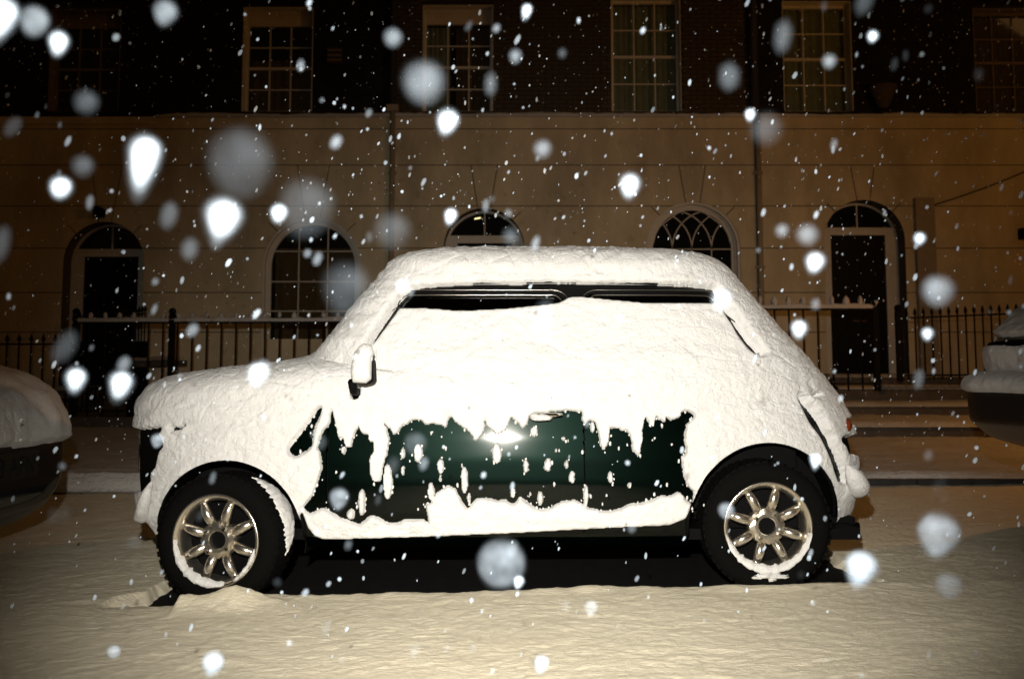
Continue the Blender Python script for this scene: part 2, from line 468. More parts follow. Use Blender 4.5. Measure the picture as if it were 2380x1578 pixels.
class Profile:
    def __init__(s, xf, xr, W, yc, nf=4.5, nr=4.5, nfz=None, nrz=None, mid=0.0):
        s.xf, s.xr, s.W, s.yc, s.nf, s.nr, s.mid, s.nfz, s.nrz = xf, xr, W, yc, nf, nr, mid, nfz, nrz
    def rings(s, nz, ns_near, ns_far, z0=None, z1=None, sw=110):
        zmin = min(t[0] for t in s.W) if z0 is None else z0; zmax = max(t[0] for t in s.W) if z1 is None else z1
        zd = np.linspace(zmin, zmax, 6000)
        xf, xr, W = prof_interp(s.xf, zd), prof_interp(s.xr, zd), prof_interp(s.W, zd)
        k = np.array([.02, .06, .12, .18, .24, .18, .12, .06, .02]); k = np.convolve(np.ones(sw) / sw, np.ones(sw) / sw)
        def sm(a):
            p = len(k) // 2
            b = np.convolve(np.pad(a, (p, p), mode="reflect", reflect_type="odd"), k, "valid")[: len(a)]
            return b
        xf, xr = sm(xf), sm(xr)
        nfa = sm(np.full(len(zd), float(s.nf)) if s.nfz is None else np.interp(zd, *zip(*s.nfz))); nra = sm(np.full(len(zd), float(s.nr)) if s.nrz is None else np.interp(zd, *zip(*s.nrz)))
        for _ in range(5): nfa, nra = sm(nfa), sm(nra)
        Ws = sm(W); W = np.where(zd > zmax - 0.02, W, Ws)
        d = np.sqrt(np.diff(zd) ** 2 * 1.2 + 0.35 * np.diff(xf) ** 2 + 0.35 * np.diff(xr) ** 2 + np.diff(W) ** 2)
        c = np.concatenate([[0], np.cumsum(d)]); t = np.linspace(0, c[-1], nz)
        zi = np.interp(t, c, zd)
        xf, xr, W = np.interp(zi, zd, xf), np.interp(zi, zd, xr), np.maximum(np.interp(zi, zd, W), 1e-4)
        rings = []
        th = np.linspace(math.pi, 0, 900)
        for j in range(nz):
            nf, nr = np.interp(zi[j], zd, nfa), np.interp(zi[j], zd, nra)
            mid = min(max(s.mid, xf[j] + 0.05), xr[j] - 0.05)
            co, si = np.cos(th), np.sin(th)
            n = np.where(co < 0, nf, nr)
            L = np.where(co < 0, mid - xf[j], xr[j] - mid)
            x = mid + L * np.sign(co) * np.abs(co) ** (2 / n)
            y = W[j] * np.abs(si) ** (2 / n)
            al = np.concatenate([[0], np.cumsum(np.hypot(np.diff(x), np.diff(y)))])
            tn = np.linspace(0, al[-1], ns_near); tf = np.linspace(al[-1], 0, ns_far + 2)[1:-1]
            xn, yn = np.interp(tn, al, x), s.yc - np.interp(tn, al, y)
            xfr, yfr = np.interp(tf, al, x), s.yc + np.interp(tf, al, y)
            rings.append(np.stack([np.concatenate([xn, xfr]), np.concatenate([yn, yfr]), np.full(ns_near + ns_far, zi[j])], -1))
        return np.array(rings)            # nz, ns, 3

def grid_normals(G):
    """outward normals of a ring grid (closed in axis 1)"""
    ds = np.roll(G, -1, 1) - np.roll(G, 1, 1)
    dz = np.empty_like(G); dz[1:-1] = G[2:] - G[:-2]; dz[0] = G[1] - G[0]; dz[-1] = G[-1] - G[-2]
    n = np.cross(ds, dz)
    ln = np.linalg.norm(n, axis=-1, keepdims=True)
    n = n / np.maximum(ln, 1e-9)
    n[-1] = (0, 0, 1)
    return n

def quads(nz, ns):
    j, i = np.meshgrid(np.arange(nz - 1), np.arange(ns), indexing="ij")
    i2 = (i + 1) % ns
    return np.stack([j * ns + i, j * ns + i2, (j + 1) * ns + i2, (j + 1) * ns + i], -1)

CAR = Profile(
    xf=[(.18, -1.40), (.22, -1.455), (.28, -1.49), (.40, -1.505), (.58, -1.515), (.66, -1.505), (.71, -1.475), (.74, -1.42), (.765, -1.30), (.785, -1.12), (.805, -.92),
        (.825, -.82), (.86, -.765), (.93, -.70), (1.05, -.615), (1.17, -.515), (1.225, -.465), (1.255, -.40), (1.272, -.28), (1.282, -.1), (1.287, .1)],
    xr=[(.18, 1.28), (.26, 1.36), (.38, 1.405), (.52, 1.405), (.60, 1.385), (.68, 1.34), (.76, 1.27), (.85, 1.18), (.95, 1.085), (1.05, 1.0), (1.15, .915),
        (1.20, .87), (1.24, .80), (1.265, .68), (1.28, .45), (1.287, .14)],
    W=[(.18, .63), (.22, .675), (.30, .695), (.42, .702), (.50, .699), (.58, .692), (.66, .683), (.76, .671), (.84, .652), (.90, .63), (1.05, .585), (1.17, .55),
       (1.21, .535), (1.24, .50), (1.262, .42), (1.278, .28), (1.285, .12), (1.287, .0)],
    yc=YC, nf=4.2, nr=3.6, nfz=[(.2, 4.6), (.7, 4.2), (.8, 3.2), (.9, 5.5), (1.3, 5)], nrz=[(.2, 3.4), (.7, 3.2), (.95, 4.5), (1.2, 5)], mid=0.0)

car = thing("small_car", (0, YC, 0), "small dark green car buried in thick snow, door panel showing through", "car", "cars parked along the kerb")

def crop(x0, y0, pts, s=2.956): return [(x0 + a / s, y0 + b / s) for a, b in pts]

# the dark door area left bare by the snow (survey coordinates of its ragged rim)
bare_door = crop(600, 850, [(495, 285), (484, 390), (425, 470), (398, 560), (425, 620), (430, 700), (402, 800), (362, 900), (300, 985), (345, 1022), (430, 980), (500, 1010), (560, 1060), (690, 1106),
    (760, 1040), (820, 1050), (870, 1087), (950, 1092), (1020, 1066), (1130, 1066), (1168, 1102), (1145, 955), (1190, 945), (1222, 880), (1300, 825), (1350, 850), (1390, 920), (1440, 990), (1490, 920),
    (1570, 910), (1640, 932), (1700, 925), (1750, 962), (1800, 905), (1850, 940), (1920, 990), (2000, 985), (2080, 940), (2180, 925), (2240, 962), (2270, 980), (2330, 992)]) \
  + crop(1300, 850, [(250, 990), (290, 1005), (370, 1000), (440, 980), (470, 960), (560, 950), (640, 925), (700, 900), (760, 905), (830, 873), (860, 895), (880, 925), (918, 950), (932, 872), (890, 822), (862, 745), (850, 622), (880, 600), (870, 480),
    (885, 402), (940, 342), (905, 306), (850, 308), (838, 345), (780, 372), (740, 345), (732, 387), (700, 362), (672, 340), (655, 400), (630, 412), (600, 340), (588, 390), (577, 450), (575, 530), (552, 632), (510, 580), (500, 500), (470, 440),
    (440, 442), (390, 420), (370, 432), (352, 410), (345, 520), (315, 590), (285, 540), (270, 440), (252, 380), (204, 368), (185, 412), (160, 380), (155, 308)]) \
  + crop(600, 850, [(2100, 306), (1900, 322), (1860, 345), (1852, 400), (1820, 432), (1780, 390), (1742, 345), (1722, 392), (1700, 442), (1640, 470), (1600, 432), (1570, 400), (1552, 348), (1556, 420), (1520, 500), (1482, 512),
    (1455, 452), (1400, 420), (1350, 382), (1322, 338), (1300, 382), (1290, 422), (1250, 402), (1200, 395), (1150, 402), (1120, 370), (1050, 370), (1020, 402), (980, 412), (960, 452), (930, 472), (900, 432), (845, 378), (880, 432),
    (897, 500), (882, 600), (852, 702), (832, 802), (790, 800), (760, 732), (760, 640), (792, 560), (782, 512), (760, 522), (750, 472), (700, 452), (682, 400), (652, 482), (632, 560), (600, 560), (570, 492), (542, 490), (526, 400)])
sliver = crop(600, 850, [(430, 266), (400, 320), (330, 420), (208, 580), (245, 614), (300, 580), (345, 545), (352, 470), (372, 400), (400, 340)])
win_strip = crop(800, 450, [(440, 630), (700, 617), (1000, 604), (1500, 602), (2365, 611)]) + crop(1580, 450, [(262, 624), (300, 700), (235, 738), (0, 736)]) + \
  crop(800, 450, [(2060, 735), (1800, 712), (1600, 692), (1540, 700), (1480, 735), (1380, 748), (1100, 777), (800, 792), (600, 775), (480, 772), (372, 772), (350, 802), (270, 912), (180, 1028), (138, 1022), (200, 918), (280, 798), (350, 700)])
rear_slit = crop(1580, 450, [(345, 762), (402, 850), (480, 960), (560, 1058), (592, 1098), (568, 1086), (500, 1042), (430, 950), (400, 890), (332, 790)])
rear_seam = crop(1580, 850, [(835, 190), (905, 268), (982, 378), (1045, 490), (1095, 610), (1135, 720), (1152, 802), (1126, 790), (1086, 660), (1056, 580), (996, 460), (926, 372), (886, 292), (850, 218)])
boot_mark = crop(1580, 850, [(915, 162), (942, 185), (982, 188), (972, 210), (930, 198)])
front_dark = crop(0, 850, [(880, 432), (1005, 425), (1040, 418), (1090, 412), (1100, 440), (1072, 470), (1100, 500), (1110, 560), (1082, 590), (1072, 640), (1060, 690), (1032, 722), (1022, 800), (1000, 830), (960, 870), (880, 870)])
front_dark2 = crop(0, 850, [(1150, 425), (1180, 408), (1215, 425), (1240, 400), (1272, 408), (1240, 428), (1200, 440), (1165, 452)])
rear_dark = crop(1580, 850, [(1192, 478), (1300, 470), (1300, 640), (1205, 606), (1185, 600), (1165, 540), (1140, 520), (1130, 500), (1165, 480)])
mirror_base = crop(800, 450, [(40, 1312), (100, 1312), (104, 1385), (68, 1415), (46, 1400)])
streaks = [(885, 800, 32, 125), (705, 950, 26, 95), (630, 1030, 30, 40), (990, 600, 14, 40), (1095, 600, 30, 65), (990, 720, 13, 34), (1250, 690, 22, 52), (1250, 780, 9, 28), (1185, 870, 22, 66), (1415, 790, 25, 95),
           (1447, 920, 11, 48), (1400, 685, 7, 15), (1640, 600, 30, 72), (1895, 450, 22, 38), (1840, 690, 18, 45), (1990, 680, 26, 44), (2120, 680, 11, 34), (2160, 770, 20, 44), (2256, 900, 17, 78), (1750, 880, 18, 34),
           (1870, 890, 7, 20), (1940, 920, 20, 50), (2100, 500, 11, 18), (2050, 580, 11, 16), (580, 580, 16, 30), (2300, 420, 16, 40), (1660, 400, 0, 0)]
streaks = [(600 + a / 2.956, 850 + b / 2.956, c / 2.956, d / 2.956) for a, b, c, d in streaks if c > 0]
streaks += [(1300 + 355 / 2.958, 850 + 770 / 2.958, 6, 15), (1300 + 490 / 2.958, 850 + 830 / 2.958, 4, 9)]
sill_line = crop(600, 850, [(285, 985), (330, 1122), (380, 1182), (440, 1212), (1000, 1196), (1700, 1166), (2365, 1130)]) + crop(1300, 850, [(760, 1109), (880, 1062), (905, 1002), (918, 950)])
front_cut = crop(0, 850, [(1010, 1110), (880, 1080), (860, 1040)])
tail_patch = crop(1580, 850, [(1165, 368), (1205, 366), (1228, 385), (1232, 415), (1205, 400), (1180, 398)])
below = sill_line + [(1700, 1180), (1700, 1500), (250, 1500)] + [(250, 1216), (335, 1214), (345, 1225), (400, 1300), (690, 1300), (697, 1183)]

STEP = 2.0
U0, V0, U1, V1 = 230.0, 500.0, 2100.0, 1420.0
gu, gv = np.meshgrid(np.arange(U0, U1, STEP), np.arange(V0, V1, STEP))
M = np.zeros(gu.shape)
for poly in (bare_door, sliver, win_strip, rear_slit, rear_seam, boot_mark, front_dark, front_dark2, rear_dark, tail_patch, mirror_base, below):
    M = np.maximum(M, in_poly(gu, gv, poly).astype(float))
for a, b, c, d in streaks:
    e = ((gu - a) / c) ** 2 + ((gv - b) / d) ** 2
    M = np.where(e < 1, 0, M)
def blur(a, n=1):
    for _ in range(n):
        a = (np.roll(a, 1, 0) + np.roll(a, -1, 0) + np.roll(a, 1, 1) + np.roll(a, -1, 1) + 2 * a) / 6
    return a
thin = np.zeros(gu.shape)
for poly in (rear_slit, rear_seam, sliver): thin = np.maximum(thin, in_poly(gu, gv, poly).astype(float))
for sh in ((0, 1), (0, -1), (0, 2), (0, -2), (1, 0), (-1, 0)): M = np.maximum(M, np.roll(thin, sh, (0, 1)))
M_soft = blur(M, 2)
M_hard = blur(M, 1)
def sample(A, u, v):
    fu = np.clip((u - U0) / STEP, 0, A.shape[1] - 1.001); fv = np.clip((v - V0) / STEP, 0, A.shape[0] - 1.001)
    i, j = fu.astype(int), fv.astype(int); a, b = fu - i, fv - j
    return (A[j, i] * (1 - a) + A[j, i + 1] * a) * (1 - b) + (A[j + 1, i] * (1 - a) + A[j + 1, i + 1] * a) * b

def cut_arches(G, Fq, grow=0.0, ymax=3.95, Gref=None):
    """drop faces inside the wheel arches; snap rim vertices to the circle (both flanks of the car)"""
    Vv = G.reshape(-1, 3).copy()
    ref = (G if Gref is None else Gref).reshape(-1, 3)
    flank = (np.abs(ref[:, 1] - YC) > 0.40)
    inside = np.zeros(len(Vv), bool)
    for c, R in ((FW, R_ARCH_F + grow), (RW, R_ARCH_R + grow)):
        dx, dz = Vv[:, 0] - c[0], Vv[:, 2] - c[2]
        r = np.hypot(dx, dz)
        ins = flank & (r < R)
        near = ins & (r > R - 0.007)
        k = R / np.maximum(r, 1e-6)
        Vv[near, 0] = c[0] + dx[near] * k[near]; Vv[near, 2] = c[2] + dz[near] * k[near]
        inside |= ins & ~near
    keep = ~inside[Fq.reshape(-1, 4)].any(1)
    return Vv, keep

def compact(V, F):
    used, inv = np.unique(F, return_inverse=True)
    return V[used], inv.reshape(F.shape)

# --- painted shell, split into body, door and windows
nz, nn, nfar = 250, 640, 200
G = CAR.rings(nz, nn, nfar)
Fq = quads(nz, nn + nfar).reshape(-1, 4)
Vb, keep = cut_arches(G, Fq)
Cc = Vb[Fq].mean(1)
near = Cc[:, 1] < YC - 0.30
DX0, DX1 = P(761, 1000, SIDE_Y)[0], P(1358, 1000, SIDE_Y)[0]
zone_door = near & (Cc[:, 0] > DX0) & (Cc[:, 0] < DX1) & (Cc[:, 2] > 0.235) & (Cc[:, 2] < 0.862)
gap = near & (Cc[:, 2] < 0.87) & (Cc[:, 2] > 0.23) & ((np.abs(Cc[:, 0] - DX0) < 0.0035) | (np.abs(Cc[:, 0] - DX1) < 0.0035))
side = np.abs(Cc[:, 1] - YC) > 0.40
def round_rect(x, z, x0b, x1b, x0t, x1t, z0, z1, r=0.04):
    t = (z - z0) / (z1 - z0)
    xl = x0b + (x0t - x0b) * t; xr_ = x1b + (x1t - x1b) * t
    dx = np.maximum(np.maximum(xl + r - x, x - (xr_ - r)), 0); dz = np.maximum(np.maximum(z0 + r - z, z - (z1 - r)), 0)
    return (np.hypot(dx, dz) < r) & (z > z0) & (z < z1)
WIN_TOP = 1.122
win1 = side & round_rect(Cc[:, 0], Cc[:, 2], -.66, .20, -.455, .20, .885, WIN_TOP)
win2 = side & round_rect(Cc[:, 0], Cc[:, 2], .275, .98, .275, .80, .885, WIN_TOP)
wind = (~side) & (Cc[:, 0] < -.3) & (Cc[:, 2] > .875) & (Cc[:, 2] < 1.185) & (np.abs(Cc[:, 1] - YC) < 0.5)
rwin = (~side) & (Cc[:, 0] > .5) & (Cc[:, 2] > .93) & (Cc[:, 2] < 1.16) & (np.abs(Cc[:, 1] - YC) < 0.5)
anyw = win1 | win2 | wind | rwin
Vn = Vb.copy()
pu, pv_ = proj(Cc[:, 0], Cc[:, 1], Cc[:, 2])
for nm, poly in (("window_rubber", rear_slit), ("seam_trim", rear_seam), ("front_panel", front_dark), ("rear_panel", rear_dark)):
    sl_ = near & (sample(blur(in_poly(gu, gv, poly).astype(float), 12), pu, pv_) > .04) & ~anyw & ~zone_door
    f = Fq[keep & sl_]
    if len(f): mk(nm, *compact(Vn, f), M_black, car, True)
    keep = keep & ~sl_
zone_roof = Cc[:, 2] > 1.10
f = Fq[keep & zone_roof & ~anyw]; mk("roof", *compact(Vn, f), M_roof, car, True)
f = Fq[keep & ~zone_door & ~gap & ~anyw & ~zone_roof]; body = mk("body", *compact(Vn, f), M_paint, car, True)
f = Fq[keep & zone_door & ~gap & ~anyw]; door = mk("door", *compact(Vn, f), M_paint, car, True)
Nn = grid_normals(G).reshape(-1, 3)
Vg = Vb - Nn * 0.012
for nm, sel, lab in (("side_window", win1 & near, None), ("side_window", win2 & near, None), ("side_window", win1 & ~near, None), ("side_window", win2 & ~near, None), ("windscreen", wind, None), ("rear_window", rwin, None)):
    f = Fq[keep & sel]
    if len(f): mk(nm, *compact(Vg, f), M_carglass, car, True)
# dark cabin and underside so nothing shows through
m = MB(); m.box(-0.75, 1.1, YC - .50, YC + .50, 0.30, 0.86)
m.box(-1.30, 1.30, YC - .62, YC + .62, 0.20, 0.24); m.box(-0.70, 0.52, YC - .655, YC + .655, 0.215, 0.30)
m.build("cabin", M_black, car)
# headlining sits just under the roof
m = MB(); m.box(-0.36, 0.78, YC - .46, YC + .46, 1.19, 1.215); m.build("headlining", M_black, car)

def side_y(x, z):
    """near flank of the shell at (x, z)"""
    d = (Vb[:, 0] - x) ** 2 + (Vb[:, 2] - z) ** 2 + np.where(Vb[:, 1] < YC, 0, 100)
    return float(Vb[np.argmin(d), 1])

# trim round the two side windows, gutter rail, waist
m = MB()
for (x0b, x1b, x0t, x1t) in ((-.66, .20, -.455, .20), (.275, .98, .275, .80)):
    for off, rr in ((0.004, 0.0028), (-0.016, 0.0016)):
        pts = []
        z0, z1, r = .885 + off, WIN_TOP - off, .045
        for (cx_, cz_, a0, a1) in ((x0t + r * 1.2, z1 - r, math.pi, math.pi / 2), (x1t - r, z1 - r, math.pi / 2, 0), (x1b - r, z0 + r, 0, -math.pi / 2), (x0b + r, z0 + r, -math.pi / 2, -math.pi)):
            for k in range(6):
                a = a0 + (a1 - a0) * k / 5
                px, pz = cx_ + (r + off * -1) * math.cos(a), cz_ + (r) * math.sin(a)
                pts.append((px, side_y(px, pz) - 0.002, pz))
        pts.append(pts[0])
        fine = []
        for a, b in zip(pts[:-1], pts[1:]):
            nseg = max(1, int(math.dist(a, b) / 0.06))
            for k in range(nseg):
                px, pz = a[0] + (b[0] - a[0]) * k / nseg, a[2] + (b[2] - a[2]) * k / nseg
                fine.append((px, side_y(px, pz) - 0.003, pz))
        fine.append(fine[0])
        m.tube(fine, rr, 6, cap=False)
m.build("window_trim", M_trim, car, True)
pts = []
for u in np.linspace(930, 1680, 26):
    v = np.interp(u, [930, 1000, 1300, 1680], [664, 659, 654.5, 661])
    q = P(u, v, 3.84); pts.append((q[0], side_y(q[0], min(q[2], 1.19)) - 0.008, q[2]))
m = MB(); m.tube(pts, 0.006, 6); m.build("gutter_rail", M_black, car, True)

# door handle: a snow-capped chrome lever
hx, hy, hz = P(1268, 968, SIDE_Y - .03)
m = MB(); m.tube([(hx - .055, hy + .005, hz), (hx - .03, hy - .012, hz + .004), (hx + .03, hy - .012, hz + .006), (hx + .06, hy + .004, hz + .006)], [.009, .009, .008, .006], 8)
m.build("handle", M_chrome, door, True)
m = MB(); m.ell((hx - .015, hy - .012, hz - .002), (.042, .018, .013), rough=.5, seed=3); m.build("handle_snow", M_snow, door, True)

# wheel arches: liners and lips
for c, R in ((FW, R_ARCH_F), (RW, R_ARCH_R)):
    for sgn in (-1, 1):
        yo = YC + sgn * 0.685; yi = YC + sgn * 0.36
        Rl = R * 0.985
        arc = [(c[0] + Rl * math.cos(a), c[2] + Rl * math.sin(a)) for a in np.linspace(-0.2, math.pi + .2, 48)]
        ysd = [abs(side_y(c[0] + R * math.cos(a), max(c[2] + R * math.sin(a), .19)) - YC) - .006 for a in np.linspace(-0.2, math.pi + .2, 48)]
        V, Fc = [], []
        for (x_, z_), d_ in zip(arc, ysd):
            V += [(x_, YC + sgn * d_, z_), (x_, yi, z_), (c[0] + (x_ - c[0]) * 1.012, YC + sgn * d_, c[2] + (z_ - c[2]) * 1.012), (c[0] + (x_ - c[0]) * 1.06, yi, c[2] + (z_ - c[2]) * 1.06)]
        for k in range(47):
            a, b = 4 * k, 4 * k + 4
            Fc += [(a, b, b + 1, a + 1), (a + 2, a + 3, b + 3, b + 2), (a, a + 2, b + 2, b)]
        Vw = [(x_, yi, z_) for x_, z_ in arc]; n0 = len(V); V += Vw; Fc.append(tuple(n0 + k for k in range(48)))
        mk("arch_liner", V, Fc, M_black, car)
        m = MB(); m.tube([(c[0] + (x_ - c[0]) / .985, YC + sgn * (d_ + .006), c[2] + (z_ - c[2]) / .985) for (x_, z_), d_ in zip(arc, ysd) if z_ > .2], 0.007, 6); m.build("arch_lip", M_black, car, True)

# --- wheels
def lathe(prof, n=48, axis_y=True):
    V, Fc = [], []
    for r, y in prof:
        for k in range(n):
            a = 2 * math.pi * k / n
            V.append((r * math.cos(a), y, r * math.sin(a)))
    for j in range(len(prof) - 1):
        for k in range(n):
            Fc.append((j * n + k, j * n + (k + 1) % n, (j + 1) * n + (k + 1) % n, (j + 1) * n + k))
    return V, Fc

def xform(V, c, ang, roll=0.0, flip=False):
    V = np.array(V, float)
    ca, sa = math.cos(roll), math.sin(roll)
    V = np.stack([V[:, 0] * ca - V[:, 2] * sa, V[:, 1], V[:, 0] * sa + V[:, 2] * ca], -1)
    if flip: V[:, 1] *= -1
    ca, sa = math.cos(ang), math.sin(ang)
    V = np.stack([V[:, 0] * ca - V[:, 1] * sa, V[:, 0] * sa + V[:, 1] * ca, V[:, 2]], -1)
    return V + np.array(c)

TR, RR, TW = 0.236, 0.158, 0.165      # tyre radius, rim radius, tread width; wheel face looks along -y
def wheel(c, ang, roll, flip=False, rim_r=RR):
    prof = [(rim_r - .012, .03), (rim_r + .002, .004), (rim_r + .006, -.004), (rim_r + .03, -.012), (TR - .025, -.008), (TR - .008, .006), (TR - .001, .022), (TR, .05), (TR, TW - .05), (TR - .001, TW - .022), (TR - .010, TW - .004), (rim_r, TW)]
    V, Fc = lathe(prof, 72)
    w = mk("wheel", xform(V, c, ang, roll, flip), Fc, M_rubber, car, True)
    # tread blocks
    m = MB()
    for k in range(48):
        a0 = 2 * math.pi * k / 48
        for (y0, y1, o_) in ((.008, .045, 0), (.052, .085, .5), (.092, .125, 0), (.13, .158, .5)):
            a = a0 + o_ * 2 * math.pi / 96
            pts = [(TR - .006, a), (TR + .0012, a), (TR + .0012, a + .085), (TR - .006, a + .085)]
            V = [(r * math.cos(t), y, r * math.sin(t)) for y in (y0, y1) for r, t in pts]
            m.add(V, [(0, 1, 2, 3), (7, 6, 5, 4), (0, 4, 5, 1), (1, 5, 6, 2), (2, 6, 7, 3), (3, 7, 4, 0)])
    mk("tread", xform(m.V, c, ang, roll, flip), m.F, M_rubber, w)["kind"] = "stuff"
    # rim lip and well
    prof = [(rim_r - .020, .095), (rim_r - .022, .035), (rim_r - .017, .012), (rim_r - .010, .004), (rim_r - .004, -.006), (rim_r + .003, -.009), (rim_r + .006, -.003), (rim_r + .004, .004)]
    V, Fc = lathe(prof, 72); mk("rim", xform(V, c, ang, roll, flip), Fc, M_alloy, w, True)
    V, Fc = lathe([(.0005, .10), (rim_r - .02, .10)], 48); mk("brake_drum", xform(V, c, ang, roll, flip), Fc, M_black, w)
    # eight oval spokes
    for k in range(8):
        a = 2 * math.pi * k / 8 + math.pi / 8
        m = MB()
        V, Fc = [], []
        prof_s = [(.040, .010, .010, .030), (.054, .0155, .017, .024), (.073, .0190, .023, .015), (.095, .0195, .025, .010), (.114, .018, .021, .009), (rim_r - .030, .0160, .017, .012), (rim_r - .019, .013, .012, .018)]
        for r, hw, hd, yc in prof_s:
            for q in range(12):
                t = 2 * math.pi * q / 12
                V.append((r, yc + 0.012 + hd * math.cos(t) * .75, hw * math.sin(t)))
        for j in range(len(prof_s) - 1):
            for q in range(12):
                Fc.append((j * 12 + q, j * 12 + (q + 1) % 12, (j + 1) * 12 + (q + 1) % 12, (j + 1) * 12 + q))
        Fc += [tuple(range(12)), tuple(range(len(prof_s) * 12 - 1, len(prof_s) * 12 - 13, -1))]
        mk("spoke", xform(xform(V, (0, 0, 0), 0, a), c, ang, roll, flip), Fc, M_alloy, w, True)
    # hub: scalloped disc with a bore and four nuts
    V, Fc = [], []
    prof_h = [(.031, .036), (.031, .013), (.034, .010), (.045, .010), (.060, .013), (.064, .030), (.060, .07)]
    nseg = 64
    for j, (r, y) in enumerate(prof_h):
        for k in range(nseg):
            t = 2 * math.pi * k / nseg
            s = 1 + (0.10 * math.cos(8 * t) * (r - .03) / .03 if j > 3 else 0)
            V.append((r * s * math.cos(t), y, r * s * math.sin(t)))
    for j in range(len(prof_h) - 1):
        for k in range(nseg):
            Fc.append((j * nseg + k, j * nseg + (k + 1) % nseg, (j + 1) * nseg + (k + 1) % nseg, (j + 1) * nseg + k))
    mk("hub", xform(V, c, ang, roll, flip), Fc, M_alloy, w)
    V, Fc = lathe([(.0005, .034), (.031, .034)], 24); mk("hub_cap", xform(V, c, ang, roll, flip), Fc, M_black, w)
    for k in range(4):
        a = 2 * math.pi * k / 4 + math.pi / 4 + .1
        m = MB(); m.tube([(.050 * math.cos(a), .016, .050 * math.sin(a)), (.050 * math.cos(a), .000, .050 * math.sin(a)), (.050 * math.cos(a), -.004, .050 * math.sin(a))], [.0085, .0085, .005], 6)
        mk("wheel_nut", xform(m.V, c, ang, roll, flip), m.F, M_chrome, w)
    return w

HF = P(503, 1257, 3.66); HR = P(1787, 1225, SIDE_Y)
STEER = math.radians(-9.5)
w_front = wheel((HF[0] - .005, HF[1] + .005, HF[2]), STEER, math.radians(4), rim_r=0.162)
w_rear = wheel((HR[0], HR[1] + .010, HR[2]), 0.0, math.radians(6))
wheel((HF[0], 2 * YC - HF[1], HF[2]), STEER, 0.3, flip=True)
wheel((HR[0], 2 * YC - HR[1], HR[2]), 0.0, 0.7, flip=True)

# snow lying on the turned tyre's tread and on the rims
def arc_snow(c, ang, a0, a1, prof_fn, name, n=70, seed=0):
    V, Fc = [], []
    m_ = 14
    for i, a in enumerate(np.linspace(a0, a1, n)):
        r0, r1, y0, y1, hgt = prof_fn((i / (n - 1)), a)
        for k in range(m_):
            t = k / (m_ - 1)
            r = r0 + (r1 - r0) * t; y = y0 + (y1 - y0) * t
            b = math.sin(math.pi * t) ** .6
            nz_ = float(fbm(np.array([a * 14 + seed]), np.array([t * 5.0]), None, 3, seed)[0])
            hh = hgt * b * (1 + .35 * nz_)
            V.append((r, y, hh, a))
    V = np.array(V)
    return V, [(i * m_ + k, i * m_ + k + 1, (i + 1) * m_ + k + 1, (i + 1) * m_ + k) for i in range(n - 1) for k in range(m_ - 1)]
def tread_snow(c, ang):
    def fn(s, a):
        w0 = math.sin(math.pi * min(max(s, 0.02), .98)) ** .5
        jag = .020 * float(fbm(np.array([a * 26]), np.array([0.3]), None, 2, 5)[0])
        return TR, TR, .050 + jag + .05 * (1 - w0), .050 + .115 * w0, .016 * w0
    W, Fc = arc_snow(c, ang, math.radians(-14), math.radians(66), fn, "t", seed=2)
    r = W[:, 0] + W[:, 2] + .003
    V = np.stack([r * np.cos(W[:, 3]), W[:, 1], r * np.sin(W[:, 3])], -1)
    mk("tread_snow", xform(V, c, ang), Fc, M_snow, w_front, True)
tread_snow((HF[0] - .005, HF[1] + .005, HF[2]), STEER)
def rim_snow(c, ang, a0, a1, h, w, wid=.030):
    def fn(s, a):
        e = math.sin(math.pi * min(max(s, 0.01), .99)) ** .45
        jj = float(fbm(np.array([a * 11 + a0]), np.array([.2]), None, 3, 15)[0])
        return RR - wid * e * (1 + .9 * jj) - .006, RR + .008 * e * (1 + jj), .006, -.006, h * e * (1 + .5 * jj)
    W, Fc = arc_snow(c, ang, a0, a1, fn, "r", seed=4)
    V = np.stack([W[:, 0] * np.cos(W[:, 3]), W[:, 1] - W[:, 2] - .004, W[:, 0] * np.sin(W[:, 3])], -1)
    mk("rim_snow", xform(V, c, ang), Fc, M_snow, w, True)
rim_snow((HR[0], HR[1] + .010, HR[2]), 0, math.radians(190), math.radians(352), .010, w_rear, .013)
rim_snow((HF[0] - .005, HF[1] + .005, HF[2]), STEER, math.radians(180), math.radians(285), .014, w_front, .014)
rim_snow((HF[0] - .005, HF[1] - .004, HF[2]), STEER, math.radians(300), math.radians(352), .022, w_front, .006)
# flattened snow pads beneath the hub of the rear wheel
m = MB()
for dx, dz, rx, rz in ((.0, -.172, .045, .010), (.035, -.176, .03, .006), (-.04, -.18, .022, .005), (.005, -.186, .018, .007)):
    m.ell((HR[0] + dx, HR[1] - .004, HR[2] + dz), (rx, .012, rz), rough=.8, seed=int(rx * 900))
m.build("tyre_snow", M_snow, w_rear, True)["kind"] = "stuff"

